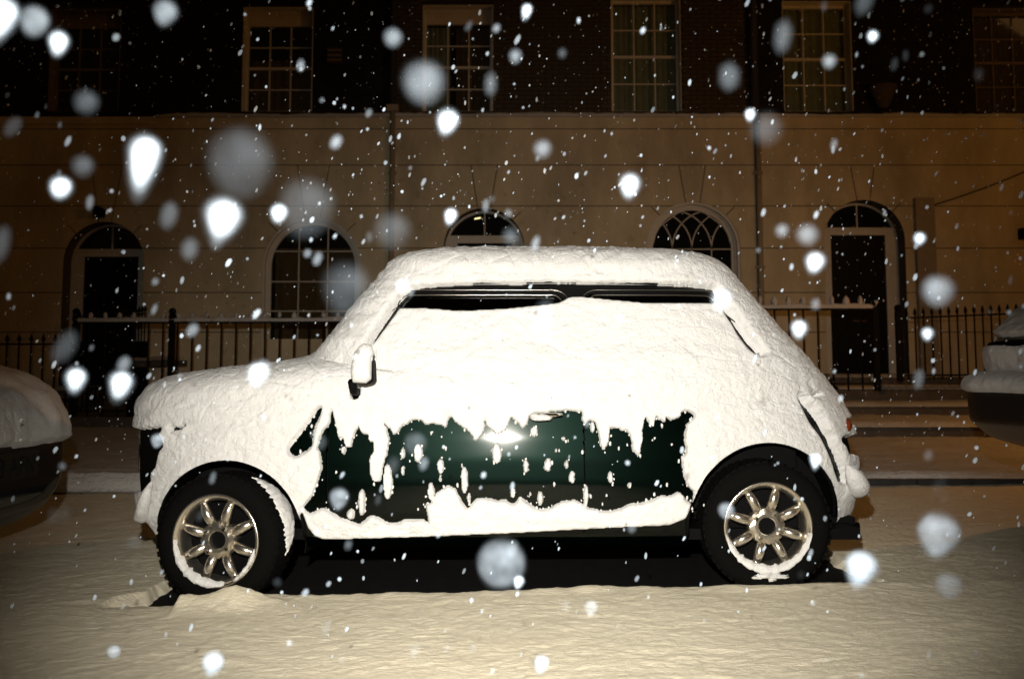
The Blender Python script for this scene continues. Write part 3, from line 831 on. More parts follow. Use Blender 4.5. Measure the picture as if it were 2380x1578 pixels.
# --- lamps, grille, bumpers, mirror
for sgn in (-1, 1):
    V, Fc = lathe([(.0005, -.055), (.05, -.045), (.085, -.01), (.09, .02)], 28)
    V = np.array(V); V = np.stack([V[:, 1] - 1.35, V[:, 0] * .85 + YC + sgn * .46, V[:, 2] * .85 + .58], -1)
    mk("headlight", V, Fc, M_lamp_clear, car, True)
    V, Fc = lathe([(.082, -.02), (.092, -.025), (.098, -.01), (.094, .02)], 28)
    V = np.array(V); V = np.stack([V[:, 1] - 1.34, V[:, 0] * .85 + YC + sgn * .46, V[:, 2] * .85 + .58], -1)
    mk("headlight_ring", V, Fc, M_chrome, car, True)
    # upright tail lamp; only its top peeps out of the snow
    z0 = .50
    
    kk = np.argmin((G[..., 1] - (YC + sgn * .52)) ** 2 + (G[..., 2] - .59) ** 2 + np.where(G[..., 0] > 0.8, 0, 100)); lx = 1.355
    m = MB(); m.ell((lx - .034, YC + sgn * .41, .612), (.028, .045, .034), 14, 10); m.build("tail_light", M_lamp_red, car, True)
m = MB()
for k in range(9):
    m.box(-1.520, -1.505, YC - .30, YC + .30, .44 + k * .024, .446 + k * .024)
m.tube([(-1.51, YC - .31, .43), (-1.51, YC - .31, .63), (-1.515, YC, .68), (-1.51, YC + .31, .63), (-1.51, YC + .31, .43), (-1.515, YC, .41), (-1.51, YC - .31, .43)], .007, 6)
m.build("grille", M_chrome, car, True)

def bumper(x_end, x_mid, z, name):
    sg = np.sign(x_mid)
    half = [(x_end + .12 * sg, .46), (x_end + .14 * sg, .42), (x_mid - .03 * sg, .34), (x_mid - .01 * sg, .2)]
    pts = [(a, YC - b, z) for a, b in half] + [(x_mid, YC, z)] + [(a, YC + b, z) for a, b in half[::-1]]
    m = MB(); m.tube(pts, .024, 10); return m.build(name, M_chrome, car, True)
fb = bumper(-1.30, -1.49, .29, "front_bumper"); rb = bumper(1.22, 1.385, .372, "rear_bumper")

# snow shell: offset of the body, absent where the rim polygons say bare
nz, nn, nfar = 470, 1000, 160
G = CAR.rings(nz, nn, nfar)
Nn = grid_normals(G)
x, y, z = G[..., 0], G[..., 1], G[..., 2]
up = np.clip(Nn[..., 2], 0, 1)
th = 0.024 + 0.040 * up ** 1.3
th = th + 0.018 * np.clip(-Nn[..., 0], 0, 1) * np.clip((z - .5) * 4, 0, 1) + 0.012 * np.clip(Nn[..., 0], 0, 1)
lump = 0.0050 * fbm(x * 9, y * 9 + 3, z * 14, 3, 61) + 0.0036 * fbm(x * 44, y * 44, z * 56, 3, 67, .65)
wav = 0.0016 * np.sin(z * 95 + 5.5 * fbm(x * 4, y * 3, z * 3, 3, 71) * 2 + x * 10) * (vnoise(x * 3, z * 5, None, 73) * .5 + .5)
cn = vnoise(x * 5.5 + 2.2 * z, z * 17 + 1.3 * np.sin(x * 7), y * 5, 75) + .45 * vnoise(x * 15, z * 38, y * 9, 76)
cn2 = vnoise(x * 8 - 2 * z, z * 24 + np.sin(x * 9), y * 6, 77) + .4 * vnoise(x * 21, z * 46, y * 12, 78)
crev = -.0028 * np.exp(-(cn / .08) ** 2) - .0020 * np.exp(-(cn2 / .06) ** 2)
th = th + lump + wav + crev
S = G + Nn * th[..., None]
uu, vv = proj(S[..., 0], S[..., 1], S[..., 2])
nearm = (G[..., 1] < YC)
jag = fbm(uu * .14, vv * .14, None, 3, 81) * 0.40 + fbm(uu * .45, vv * .45, None, 2, 85) * 0.20
hard = sample(M_soft, uu, vv)
edge_soft = (sample(blur(M, 14), uu, vv) * (1 - sample(blur(M, 14), uu, vv)) * 4)
# ragged only around the door's upper and side rim; crisp along sill, slits and window strip
rag = ((vv > 900) & (vv < 1160) & (uu > 680) & (uu < 1660)) | ((uu < 440) & (vv > 960)) | (uu > 1985)
lowz = np.clip((vv - 1130) / 30, 0, 1)
mval = hard + np.where(rag, jag * (1 - .8 * lowz), jag * .15) * edge_soft
bare = nearm & (mval > 0.5)
soft = np.clip((0.5 - mval) / 0.45, 0, 1) ** 0.5
bs = np.clip(sample(blur(thin, 25), uu, vv) * 7, 0, 1)
th = np.where(nearm, th * (1 - .8 * bs), th)
b6 = sample(blur(M, 8), uu, vv)
th = np.where(nearm & ~rag, th * (1 - .85 * np.clip(b6 * 2, 0, 1)), th)
tt = np.where(nearm, np.where(bare, np.where(rag, -0.010, -0.008), 0.006 + (th - 0.006) * soft), th)
# below the waist on the hidden flank the doors are bare too
tt = np.where(~nearm & (z < .24), -0.01, tt)
S = G + Nn * tt[..., None]
Fq = quads(nz, nn + nfar).reshape(-1, 4)
Vs, keep = cut_arches(S, Fq, grow=-0.003, Gref=G)
bf = bare.reshape(-1)
rg_ = rag.reshape(-1)
keep &= ~bf[Fq].all(1)
Vs, Fs = compact(Vs, Fq[keep])
mk("snow_cover", Vs, Fs, M_snow, car, True)

# small clumps clinging along the ragged rim and on the bare door
m = MB()
r2 = random.Random(5)
cl = 0
while cl < 230:
    u, v = r2.uniform(690, 1650), r2.uniform(940, 1190)
    a = np.array([u]); b = np.array([v])
    e = float(sample(blur(M, 6) if cl == 0 else BM, a, b)[0]) if cl else 0.6
    if cl == 0: BM = blur(M, 6)
    if not (0.5 < e < 0.93 or (e >= .93 and r2.random() < .05)): continue
    q = P(u, v, SIDE_Y + .004); yy = side_y(q[0], q[2]) if cl % 3 == 0 else SIDE_Y + .004
    s = r2.uniform(.002, .0052)
    m.ell((q[0], min(yy, 3.72) , q[2]), (s, s * .8, s * r2.uniform(1, 1.9)), 7, 5, rough=.5, seed=cl)
    cl += 1
m.build("snow_crumbs", M_snow, car, True)["kind"] = "stuff"

# snow lumps on the bumper ends
def lump_obj(name, c, r, parent, rough=.25, seed=0, tilt=0.0):
    m = MB(); m.ell((0, 0, 0), r, 40, 26, rough=rough, seed=seed)
    V = np.array(m.V); V += 0.0035 * fbm(V[:, 0] * 60 + seed, V[:, 1] * 60, V[:, 2] * 60, 2, seed)[:, None] * np.sign(V)
    ca, sa = math.cos(tilt), math.sin(tilt)
    V = np.stack([V[:, 0] * ca - V[:, 2] * sa, V[:, 1], V[:, 0] * sa + V[:, 2] * ca], -1) + np.array(c)
    return mk(name, V, m.F, M_snow, parent, True)
def bumper_snow(pts, r, parent, seed):
    """ridge of snow lying along the bumper bar"""
    pts = [np.array(p, float) for p in pts]
    fine = []
    for a, b in zip(pts[:-1], pts[1:]):
        n = max(2, int(np.linalg.norm(b - a) / .012))
        fine += [a + (b - a) * k / n for k in range(n)]
    fine.append(pts[-1]); fine = np.array(fine)
    for _ in range(8): fine[1:-1] = (fine[:-2] + fine[2:] + 2 * fine[1:-1]) / 4
    s_ = np.linspace(0, 1, len(fine))
    rr = np.interp(s_, np.linspace(0, 1, len(r)), r) * (1 + .16 * fbm(s_ * 9, s_ * 0, None, 3, seed))
    e = np.minimum(s_, 1 - s_) * len(fine); rr = rr * np.sqrt(np.clip(e / 4, .02, 1))
    m = MB(); m.tube(fine, rr, 20)
    V = np.array(m.V); V += .004 * fbm(V[:, 0] * 45, V[:, 1] * 45, V[:, 2] * 45, 2, seed)[:, None]
    return mk("bumper_snow", V, m.F, M_snow, parent, True)
def S3(u, v, Y): return P(u, v, Y)
bumper_snow([S3(352, 1118, 3.80), S3(338, 1150, 3.79), S3(330, 1180, 3.80), (-1.415, 3.86, .268), (-1.44, 4.0, .285), (-1.49, 4.4, .30), (-1.44, 4.85, .30)], [.016, .028, .044, .048, .046, .042, .04], fb, 3)
bumper_snow([S3(1968, 1082, 3.86), S3(1985, 1105, 3.87), S3(1997, 1132, 3.90), (1.37, 4.02, .378), (1.41, 4.2, .385), (1.43, 4.5, .385), (1.38, 4.85, .385)], [.028, .045, .052, .054, .05, .045, .04], rb, 5)

# door mirror
mir = MB()
q = P(838, 895, 3.58)
V, Fc = [], []
out = crop(800, 450, [(60, 1140), (110, 1118), (185, 1130), (196, 1150), (203, 1280), (195, 1300), (150, 1312), (60, 1300), (45, 1240)])
pz = [P(u, v, 3.58) for u, v in out]
mir.prism([(p[0], p[2]) for p in pz], 3.575, 3.655)
mirror = mir.build("door_mirror", M_black, car)
cap = crop(800, 450, [(44, 1240), (52, 1160), (70, 1090), (105, 1045), (140, 1028), (188, 1042), (206, 1095), (190, 1140), (186, 1275), (150, 1304), (60, 1298)])
cxm, czm = np.mean([P(u, v, 3.57)[0] for u, v in cap]), np.mean([P(u, v, 3.57)[2] for u, v in cap])
V, Fc = [], []
nl = 9
capd = []
for i in range(len(cap)):
    for k in range(4):
        a, b = cap[i], cap[(i + 1) % len(cap)]
        capd.append((a[0] + (b[0] - a[0]) * k / 4, a[1] + (b[1] - a[1]) * k / 4))
n = len(capd)
for j in range(nl):
    t = j / (nl - 1); sc = math.cos(t * math.pi / 2) ** .6 if j < nl - 1 else .02; dy = -.034 * math.sin(t * math.pi / 2)
    for u, v in capd:
        p = P(u, v, 3.575)
        V.append((cxm + (p[0] - cxm) * sc, 3.578 + dy, czm + (p[2] - czm) * sc))
Fc = [(j * n + i, j * n + (i + 1) % n, (j + 1) * n + (i + 1) % n, (j + 1) * n + i) for j in range(nl - 1) for i in range(n)]
Fc.append(tuple((nl - 1) * n + i for i in range(n)))
mk("mirror_snow", V, Fc, M_snow, mirror, True)
a = P(824, 900, 3.66); m = MB(); m.tube([(a[0], 3.70, a[2] - .02), (a[0], 3.64, a[2] - .012), (a[0], 3.60, a[2] + .02)], [.014, .016, .016], 8); m.build("mirror_arm", M_black, mirror, True)
# exhaust / rear valance stub seen behind the rear wheel
m = MB(); m.tube([(1.25, 4.0, .215), (1.37, 4.0, .215)], .017, 10); m.build("exhaust", M_black, car, True)
m = MB(); m.box(1.20, 1.33, 3.92, 4.88, .235, .262); m.build("rear_valance", M_black, car)

# ================================================================== NEIGHBOURING CARS
lc = thing("parked_car", (-3.6, 4.1, 0), "car with snow heaped on its bonnet above a dim number plate", "car", "cars parked along the kerb")
LC = Profile(
    xr=[(.16, -2.20), (.22, -2.10), (.30, -2.05), (.36, -2.035), (.50, -2.035), (.56, -2.045), (.60, -2.06), (.68, -2.11), (.75, -2.22), (.80, -2.45), (.83, -2.9), (.87, -3.3), (1.0, -3.5), (1.2, -3.75), (1.33, -4.1), (1.38, -4.5)],
    xf=[(.16, -6.0), (.4, -6.1), (.8, -6.05), (.9, -5.8), (1.2, -5.4), (1.38, -4.9)],
    W=[(.16, .74), (.3, .80), (.55, .81), (.7, .80), (.85, .77), (.95, .72), (1.2, .62), (1.3, .56), (1.36, .4), (1.38, .0)], yc=4.10, nf=4, nr=5.5, mid=-3.9)
Gl = LC.rings(110, 260, 120); Fl = quads(110, 380).reshape(-1, 4)
mk("body", Gl.reshape(-1, 3), Fl, M_carpaint_b, lc, True)
Nl = grid_normals(Gl); xl, yl, zl = Gl[..., 0], Gl[..., 1], Gl[..., 2]
Gl2 = LC.rings(220, 460, 160); Nl = grid_normals(Gl2); xl, yl, zl = Gl2[..., 0], Gl2[..., 1], Gl2[..., 2]
thl = .035 + .04 * np.clip(Nl[..., 2], 0, 1) + .014 * fbm(xl * 9, yl * 9, zl * 11, 4, 91) + .006 * fbm(xl * 38, yl * 38, zl * 34, 2, 90) + .0018 * np.sin(yl * 40 + 3 * fbm(xl * 4, yl * 4, zl * 6, 2, 92)) * np.clip((.75 - zl) * 6, 0, 1)
lim = .515 + .012 * fbm(yl * 8, xl * 8, None, 3, 93)
thl = thl * np.clip((zl - lim) / .02, 0, 1) ** .5 - .01 * (zl < lim)
Sl = Gl2 + Nl * thl[..., None]
Fl = quads(220, 620).reshape(-1, 4); keepl = ~(zl.reshape(-1)[Fl] < .49).all(1)
mk("snow_cover", *compact(Sl.reshape(-1, 3), Fl[keepl]), M_snow, lc, True)
m = MB(); # lower bumper lip
pts = []
for (u_, v_, y_) in ((134, 1090, 4.66), (126, 1112, 4.56), (116, 1134, 4.46), (102, 1153, 4.35), (72, 1170, 4.18), (36, 1182, 4.03), (0, 1192, 3.90)):
    pts.append(P(u_, v_, y_))
pts += [(-2.03, 3.7, .26), (-2.12, 3.5, .30)]
m.tube(pts, [.018] * len(pts), 8); m.build("bumper_lip", mat("bumper_grey", (.08, .07, .055), .5), lc, True)
# its number plate, centred on the nose
pl = MB()
PY0, PY1, PZ0, PZ1, PXX = 3.79, 4.315, .385, .497, -2.030
pl.box(PXX - .008, PXX, PY0, PY1, PZ0, PZ1)
plate_o = pl.build("number_plate", M_plate, lc)
m = MB(); m.box(PXX - .03, PXX - .009, PY0 - .03, PY1 + .03, PZ0 - .02, PZ1 + .018); m.build("plate_recess", M_black, lc)

def text_mesh(s, size):
    cu = bpy.data.curves.new("t", "FONT"); cu.body = s; cu.size = size; cu.extrude = .0012; cu.resolution_u = 3
    ob = bpy.data.objects.new("t", cu); scene.collection.objects.link(ob)
    dg = bpy.context.evaluated_depsgraph_get(); me = bpy.data.meshes.new_from_object(ob.evaluated_get(dg))
    V = np.array([v.co[:] for v in me.vertices]); Fc = [tuple(p.vertices) for p in me.polygons]
    bpy.data.objects.remove(ob); bpy.data.curves.remove(cu); bpy.data.meshes.remove(me)
    return V, Fc
V, Fc = text_mesh("03 AFN", .108)
w_ = V[:, 0].max() - V[:, 0].min(); V[:, 0] = (V[:, 0] - V[:, 0].min()) / w_ * .350
# x of the text runs toward +y when seen from +x looking back: the last letter ends at the far edge
V = np.stack([V[:, 2] + PXX + .0015, PY1 - .040 - .350 + V[:, 0], V[:, 1] + PZ0 + .018], -1)
mk("plate_lettering", V, Fc, M_char, plate_o)
for sg in (-1, 1):
    m = MB(); m.ell((-2.14, 4.10 + sg * .50, .56), (.05, .12, .04), 14, 8); m.build("headlight", M_lamp_clear, lc, True)
    wv, wf = lathe([(.0005, 0), (.17, -.004), (.19, .0), (.29, -.004), (.305, .03), (.305, .16), (.28, .19)], 36)
    for wx in (-2.85, -5.35):
        mk("wheel", xform(wv, (wx, 4.10 + sg * .80, .30), 0, 0, sg > 0), wf, M_rubber, lc, True)

rc = thing("hatchback", (3.8, 4.2, 0), "hatchback with a black trim strip across its snowy tailgate behind the small green car", "car", "cars parked along the kerb")
RC_DX = .05
RC = Profile(
    xf=[(.34, 2.62), (.42, 2.50), (.47, 2.34), (.52, 2.16), (.60, 2.06), (.74, 2.05), (.77, 2.07), (.79, 2.15), (.82, 2.165), (.90, 2.15), (.98, 2.19), (1.06, 2.27), (1.14, 2.38), (1.22, 2.50), (1.32, 2.66), (1.40, 2.85), (1.44, 3.2)],
    xr=[(.34, 5.7), (.4, 5.9), (.75, 5.85), (.88, 5.5), (1.0, 5.0), (1.2, 4.6), (1.38, 4.2), (1.44, 3.8)],
    W=[(.34, .72), (.45, .80), (.75, .81), (.80, .79), (.9, .775), (1.1, .72), (1.3, .62), (1.4, .52), (1.43, .35), (1.44, .0)], yc=4.25, nf=4.2, nr=4, mid=3.8)
RC.xf = [(a, b + RC_DX) for a, b in RC.xf]
Gr = RC.rings(120, 260, 120); mk("body", Gr.reshape(-1, 3), quads(120, 380).reshape(-1, 4), M_carpaint_b, rc, True)
Gr = RC.rings(260, 460, 200); Nr = grid_normals(Gr); xr_, yr_, zr_ = Gr[..., 0], Gr[..., 1], Gr[..., 2]
thr = .018 + .026 * np.clip(Nr[..., 2], 0, 1) + .010 * fbm(xr_ * 9, yr_ * 9, zr_ * 11, 4, 95) + .006 * fbm(xr_ * 36, yr_ * 36, zr_ * 34, 2, 96)
lim = .735 + .006 * fbm(yr_ * 9, xr_ * 9, None, 2, 97)
k_ = np.clip((zr_ - lim) / .012, 0, 1)
strip = (zr_ > .925 + .02 * (yr_ - 4.2)) & (zr_ < .975 + .03 * (yr_ - 4.2)) & (xr_ < 2.35) & (yr_ < 4.80)
seam = (zr_ > .792) & (zr_ < .800) & (xr_ < 2.3)
k_ = np.where(strip | seam, 0, k_)
Sr = Gr + Nr * (thr * k_ ** .5 - .01 * (k_ <= 0))[..., None]
Fr = quads(260, 660).reshape(-1, 4); kr = ~(k_.reshape(-1)[Fr] <= 0).all(1)
mk("snow_cover", *compact(Sr.reshape(-1, 3), Fr[kr]), M_snow, rc, True)
def face_x(y, z):
    d = (Gr[..., 1] - y) ** 2 + (Gr[..., 2] - z) ** 2 + np.where(Gr[..., 0] < 3, 0, 100)
    return float(Gr.reshape(-1, 3)[np.argmin(d.reshape(-1)), 0])
m = MB(); m.tube([(face_x(t, .95) - .008, t, .95) for t in np.linspace(3.7, 4.78, 16)], .016, 8); m.build("tailgate_strip", M_black, rc, True)
m = MB(); m.tube([(face_x(t, .930) - .012, t, .930) for t in np.linspace(4.60, 4.80, 5)], .010, 8); m.build("chrome_badge_bar", M_chrome, rc, True)
for sg in (-1, 1):
    for wx in (2.92, 5.1):
        mk("wheel", xform(wv, (wx, 4.25 + sg * .79, .30), 0, 0, sg > 0), wf, M_rubber, rc, True)

# ================================================================== THE TERRACE
YB = 16.6
def g(u, v, Y=YB): p = P(u, v, Y); return p[0], p[2]
def zx(u): return g(u, 600)[0]

def arch_pts(cx, cz, r, n=24, a0=math.pi, a1=0.0):
    return [(cx + r * math.cos(a), cz + r * math.sin(a)) for a in np.linspace(a0, a1, n)]

LEVELS = [g(0, v)[1] for v in (300, 384, 479, 577, 680, 772)]
Z_STR = g(1190, 272)[1]        # top of the stucco storey
Z_SILL1 = g(1190, 258)[1]
Z_BASE = -1.6
PX = 16.6 / F_PX                # metres per survey pixel on the facade

def door_opening(uc, vtop):
    x0, z0 = g(uc, vtop + 95); return dict(kind="door", x=x0, z=z0, r=95 * PX, bottom=g(uc, 873)[1] if uc > 1500 else g(uc, 873)[1])
def win_opening(uc, vtop, r, vb=788):
    x0, z0 = g(uc, vtop + r); return dict(kind="arch", x=x0, z=z0, r=r * PX, bottom=g(uc, vb)[1])
def outline(o, grow=0.0, yshrink=0.0):
    r = o["r"] + grow
    return [(o["x"] - r, o["bottom"] - grow)] + arch_pts(o["x"], o["z"], r, 28) + [(o["x"] + r, o["bottom"] - grow)]

houses = [
    dict(u0=-700, u1=908, label="terraced house left of the grey downpipe, with the darkest stucco and a brown-curtained upper window",
         doors=[(240, 514)], wins=[(724, 502, 116)], ups=[(95, 262, 22), (552, 718, 17)], styles=["dark", "brown"], basement=True),
    dict(u0=912, u1=1760, label="middle terraced house behind the car roof, with the intersecting tracery window between its two downpipes",
         doors=[(1125, 482)], wins=[(1612, 467, 110)], ups=[(978, 1145, 12), (1425, 1590, -8)], styles=["dark2", "net"]),
    dict(u0=1764, u1=3200, label="terraced house with tall black front door standing clear beside the snowy car's tail",
         doors=[(2010, 463)], wins=[(2520, 455, 112)], ups=[(1832, 1995, 3), (2285, 2448, 20)], styles=["net", "dim"]),
]
BR_W, BR_H = 0.235, 0.075
mb = MB(); mb.box(0, BR_W - .012, 0, .05, 0, BR_H - .011)
brick_mesh = mesh_from("brick", mb.V, mb.F, M_brick)
n_single = 0

def curtain(x0, x1, z0, z1, y, folds, name, matr, parent, amp=.03, seed=0):
    n = folds * 8
    xs_ = np.linspace(x0, x1, n); V = []
    ph = fbm(xs_ * 4, xs_ * 0, None, 2, seed) * 3
    for i, xx in enumerate(xs_):
        yy = y + amp * math.sin(2 * math.pi * folds * i / n + ph[i])
        V += [(xx, yy, z0), (xx, yy * 1.0 + .0, z1)]
    Fc = [(2 * i, 2 * i + 2, 2 * i + 3, 2 * i + 1) for i in range(n - 1)]
    return mk(name, V, Fc, matr, parent, True)

for hi, h in enumerate(houses):
    X0, X1 = zx(h["u0"]), zx(h["u1"])
    hb = thing("terraced_house", ((X0 + X1) / 2, YB, 0), h["label"], "house", "terraced houses across the pavement")
    ops = [door_opening(*d) for d in h["doors"]] + [win_opening(*w) for w in h["wins"]]
    for o_ in ops:
        if o_["kind"] == "door": o_["bottom"] = 0.80 if hi != 0 else .62
    ups = [(zx(a), zx(b), Z_SILL1, g(0, t)[1]) for a, b, t in h["ups"]]
    # backing walls
    V, Fc = plate([(X0, Z_BASE), (X1, Z_BASE), (X1, Z_STR), (X0, Z_STR)], [outline(o_) for o_ in ops], YB + .014, YB + .32)
    stw = mk("stucco_wall", V, Fc, M_joint, hb)
    ZT = 9.6
    V, Fc = plate([(X0, Z_STR + .003), (X1, Z_STR + .003), (X1, ZT), (X0, ZT)], [[(a, c), (b, c), (b, d), (a, d)] for a, b, c, d in ups], YB + .03, YB + .32)
    brw = mk("brick_wall", V, Fc, M_mortar, hb)
    # stucco courses: one slab per panel between the incised joints
    lv = [Z_STR] + LEVELS + [0.25, Z_BASE]
    J = .0075
    slots = []
    for o_ in ops:
        for a in (math.radians(81), math.radians(99)):
            c, s = math.cos(a), math.sin(a)
            r0, r1 = o_["r"] + .0, (LEVELS[1] - o_["z"]) / s * .995
            px, pz = -s * .008, c * .008
            slots.append([(o_["x"] + c * r0 + px, o_["z"] + s * r0 + pz), (o_["x"] + c * r1 + px, o_["z"] + s * r1 + pz), (o_["x"] + c * r1 - px, o_["z"] + s * r1 - pz), (o_["x"] + c * r0 - px, o_["z"] + s * r0 - pz)])
        for a in (math.radians(45), math.radians(135)):
            c, s = math.cos(a), math.sin(a); r0, r1 = o_["r"], o_["r"] + .20
            px, pz = -s * .008, c * .008
            slots.append([(o_["x"] + c * r0 + px, o_["z"] + s * r0 + pz), (o_["x"] + c * r1 + px, o_["z"] + s * r1 + pz), (o_["x"] + c * r1 - px, o_["z"] + s * r1 - pz), (o_["x"] + c * r0 - px, o_["z"] + s * r0 - pz)])
    xcuts = sorted([o_["x"] for o_ in ops])
    for zt, zb in zip(lv[:-1], lv[1:]):
        zt_, zb_ = zt - J, zb + J
        if zb_ <= Z_BASE + .02: zb_ = Z_BASE
        spans = [(X0 + .004, X1 - .004)]
        hl = []
        for o_ in ops:
            if o_["bottom"] < zt and o_["z"] + o_["r"] > zb: hl.append(o_)
        # panels are cut free left and right of each opening
        cuts = [X0 + .004]
        pieces = []
        last = X0 + .004
        for o_ in sorted(hl, key=lambda q: q["x"]):
            pass
        V, Fc = plate([(X0 + .004, zb_), (X1 - .004, zb_), (X1 - .004, zt_), (X0 + .004, zt_)], [outline(o_) for o_ in hl] + [s for s in slots if min(p[1] for p in s) < zt_ and max(p[1] for p in s) > zb_] if True else [], YB, YB + .02)
        # split into connected pieces, each its own panel
        adj = {}
        for fi, f in enumerate(Fc):
            for v_ in f: adj.setdefault(v_, []).append(fi)
        seen = set()
        for s0 in range(len(Fc)):
            if s0 in seen: continue
            st, comp = [s0], []
            seen.add(s0)
            while st:
                q_ = st.pop(); comp.append(q_)
                for v_ in Fc[q_]:
                    for nb in adj[v_]:
                        if nb not in seen: seen.add(nb); st.append(nb)
            us = sorted({v_ for q_ in comp for v_ in Fc[q_]}); mp_ = {a: b for b, a in enumerate(us)}
            pv = [V[a] for a in us]; ex = max(p[0] for p in pv) - min(p[0] for p in pv)
            mk("stucco_panel", pv, [tuple(mp_[v_] for v_ in Fc[q_]) for q_ in comp], M_stucco, stw)
    # bricks
    mbk = [MB(), MB()]
    nrow = int((ZT - Z_STR) / BR_H)
    r3 = random.Random(hi)
    for r in range(nrow):
        zb = Z_STR + .004 + r * BR_H
        off = (r % 2) * BR_W / 2
        nb = int((X1 - X0) / BR_W) + 2
        for c in range(nb):
            xa = X0 + c * BR_W - off; xb = xa + BR_W - .012
            xa, xb = max(xa, X0 + .003), min(xb, X1 - .003)
            segs = [(xa, xb)]
            for (a, b, zc, zd) in ups:
                if zb < zd and zb + BR_H > zc:
                    ns_ = []
                    for p_, q_ in segs:
                        if q_ <= a - .004 or p_ >= b + .004: ns_.append((p_, q_))
                        else:
                            if p_ < a - .05: ns_.append((p_, a - .004))
                            if q_ > b + .05: ns_.append((b + .004, q_))
                    segs = ns_
            for p_, q_ in segs:
                if q_ - p_ < .03: continue
                dy = r3.uniform(0, .010)
                full = abs((q_ - p_) - (BR_W - .012)) < 1e-4
                u_c = CX + (p_ + .11) * F_PX / YB; vis = (1160 < u_c < 1412) or (1602 < u_c < 1700)
                if full and vis and n_single < 300 and zb < 7.2:
                    bo = bpy.data.objects.new("brick", brick_mesh); bo.location = np.array((p_, YB + .002 + dy, zb)) - base_of(brw); put(bo, brw); n_single += 1
                else:
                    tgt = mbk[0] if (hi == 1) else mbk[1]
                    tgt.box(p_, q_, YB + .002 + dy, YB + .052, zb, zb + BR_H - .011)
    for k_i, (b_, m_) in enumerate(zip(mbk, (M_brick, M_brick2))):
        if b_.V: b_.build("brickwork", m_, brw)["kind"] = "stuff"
    # ledge snow along the top of the stucco storey
    xa, xb = max(X0, zx(350)), X1
    if hi == 0:
        m = MB(); m.box(X0, zx(350), YB - .03, YB + .03, Z_STR - .03 - .10, Z_STR - .004); m.build("string_course", M_stucco, hb)
    V, Fc = [], []
    xs_ = np.arange(xa, xb, .05)
    top = .055 + .022 * fbm(xs_ * 1.3, xs_ * 0, None, 3, 7) + .01 * fbm(xs_ * 9, xs_ * 0, None, 2, 8)
    top *= np.clip((xs_ - xa + (.05 if hi == 0 else 9)) / .3, 0, 1)
    for i, xx in enumerate(xs_):
        t_ = top[i]
        V += [(xx, YB + .0, Z_STR - .006), (xx, YB - .055, Z_STR - .004), (xx, YB - .06, Z_STR + t_ * .5), (xx, YB - .03, Z_STR + t_), (xx, YB + .02, Z_STR + t_ * 1.1)]
    Fc = [(i * 5 + k, (i + 1) * 5 + k, (i + 1) * 5 + k + 1, i * 5 + k + 1) for i in range(len(xs_) - 1) for k in range(4)]
    mk("ledge_snow", V, Fc, M_snow_far, hb, True)
    # upper sash windows
    for wi, ((a, b, zc, zd), sty) in enumerate(zip(ups, h["styles"])):
        yp = YB + .20
        fr = .055
        m = MB()
        m.box(a, a + fr, yp, yp + .06, zc, zd); m.box(b - fr, b, yp, yp + .06, zc, zd)
        m.box(a + fr, b - fr, yp, yp + .06, zc, zc + .05); m.box(a + fr, b - fr, yp, yp + .06, zd - fr, zd)
        # painted reveals
        m.box(a, a + .012, YB + .004, yp - .001, zc, zd); m.box(b - .012, b, YB + .004, yp - .001, zc, zd); m.box(a + .012, b - .012, YB + .004, yp - .001, zd - .012, zd)
        Mw = M_sash_dim if sty in ("dark", "dim") else M_white
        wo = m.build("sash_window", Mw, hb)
        head = .26 if sty in ("brown", "dark2", "dark") else .03
        gx0, gx1, gz0, gz1 = a + fr, b - fr, zc + .05, zd - fr
        if head > .1:
            m = MB(); m.box(gx0, gx1, yp - .012, yp + .05, gz1 - head + .04, gz1 + .02); m.build("window_head", M_cream if sty != "dark" else M_sash_dim, wo); gz1 = gz1 - head + .04
        cw, rh = (gx1 - gx0) / 3, (gz1 - gz0) / 4
        m = MB()
        for k in (1, 2): m.box(gx0 + k * cw - .011, gx0 + k * cw + .011, yp + .008, yp + .044, gz0, gz1)
        for k in (1, 3): m.box(gx0, gx1, yp + .010, yp + .042, gz0 + k * rh - .010, gz0 + k * rh + .010)
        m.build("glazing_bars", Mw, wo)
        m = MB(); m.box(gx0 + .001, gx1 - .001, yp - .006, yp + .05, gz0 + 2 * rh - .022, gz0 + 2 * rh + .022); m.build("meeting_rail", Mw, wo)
        pm = None
        for r in range(4):
            for c in range(3):
                if pm is None:
                    q_ = MB(); q_.box(.012, cw - .012, 0, .004, .012, rh - .012); pm = mesh_from("pane", q_.V, q_.F, M_glass)
                po = bpy.data.objects.new("pane", pm); po.location = np.array((gx0 + c * cw, yp + .025, gz0 + r * rh)) - base_of(wo); put(po, wo)
        if sty == "dim":
            curtain(gx0, gx1, gz0 - .02, gz1, yp + .14, 9, "curtain", M_curtain_b, wo, .02, wi + hi)  # darker curtain keeps the lamplit end window dim through its colour
        elif sty == "net":
            curtain(gx0, gx1, gz0 - .02, gz1, yp + .14, 9, "curtain", M_curtain, wo, .02, wi + hi)
        elif sty == "brown":
            curtain(gx0, gx1, gz0 - .02, gz0 + rh * 2.5, yp + .16, 7, "curtain", M_curtain_b, wo, .015, 3)
        elif sty == "dark2":
            curtain(gx0, gx0 + (gx1 - gx0) * .36, gz0 - .02, gz1, yp + .16, 4, "curtain", M_curtain, wo, .02, 5)
            curtain(gx0 + (gx1 - gx0) * .46, gx1, gz0 - .02, gz1, yp + .17, 5, "curtain", M_curtain_b, wo, .02, 6)
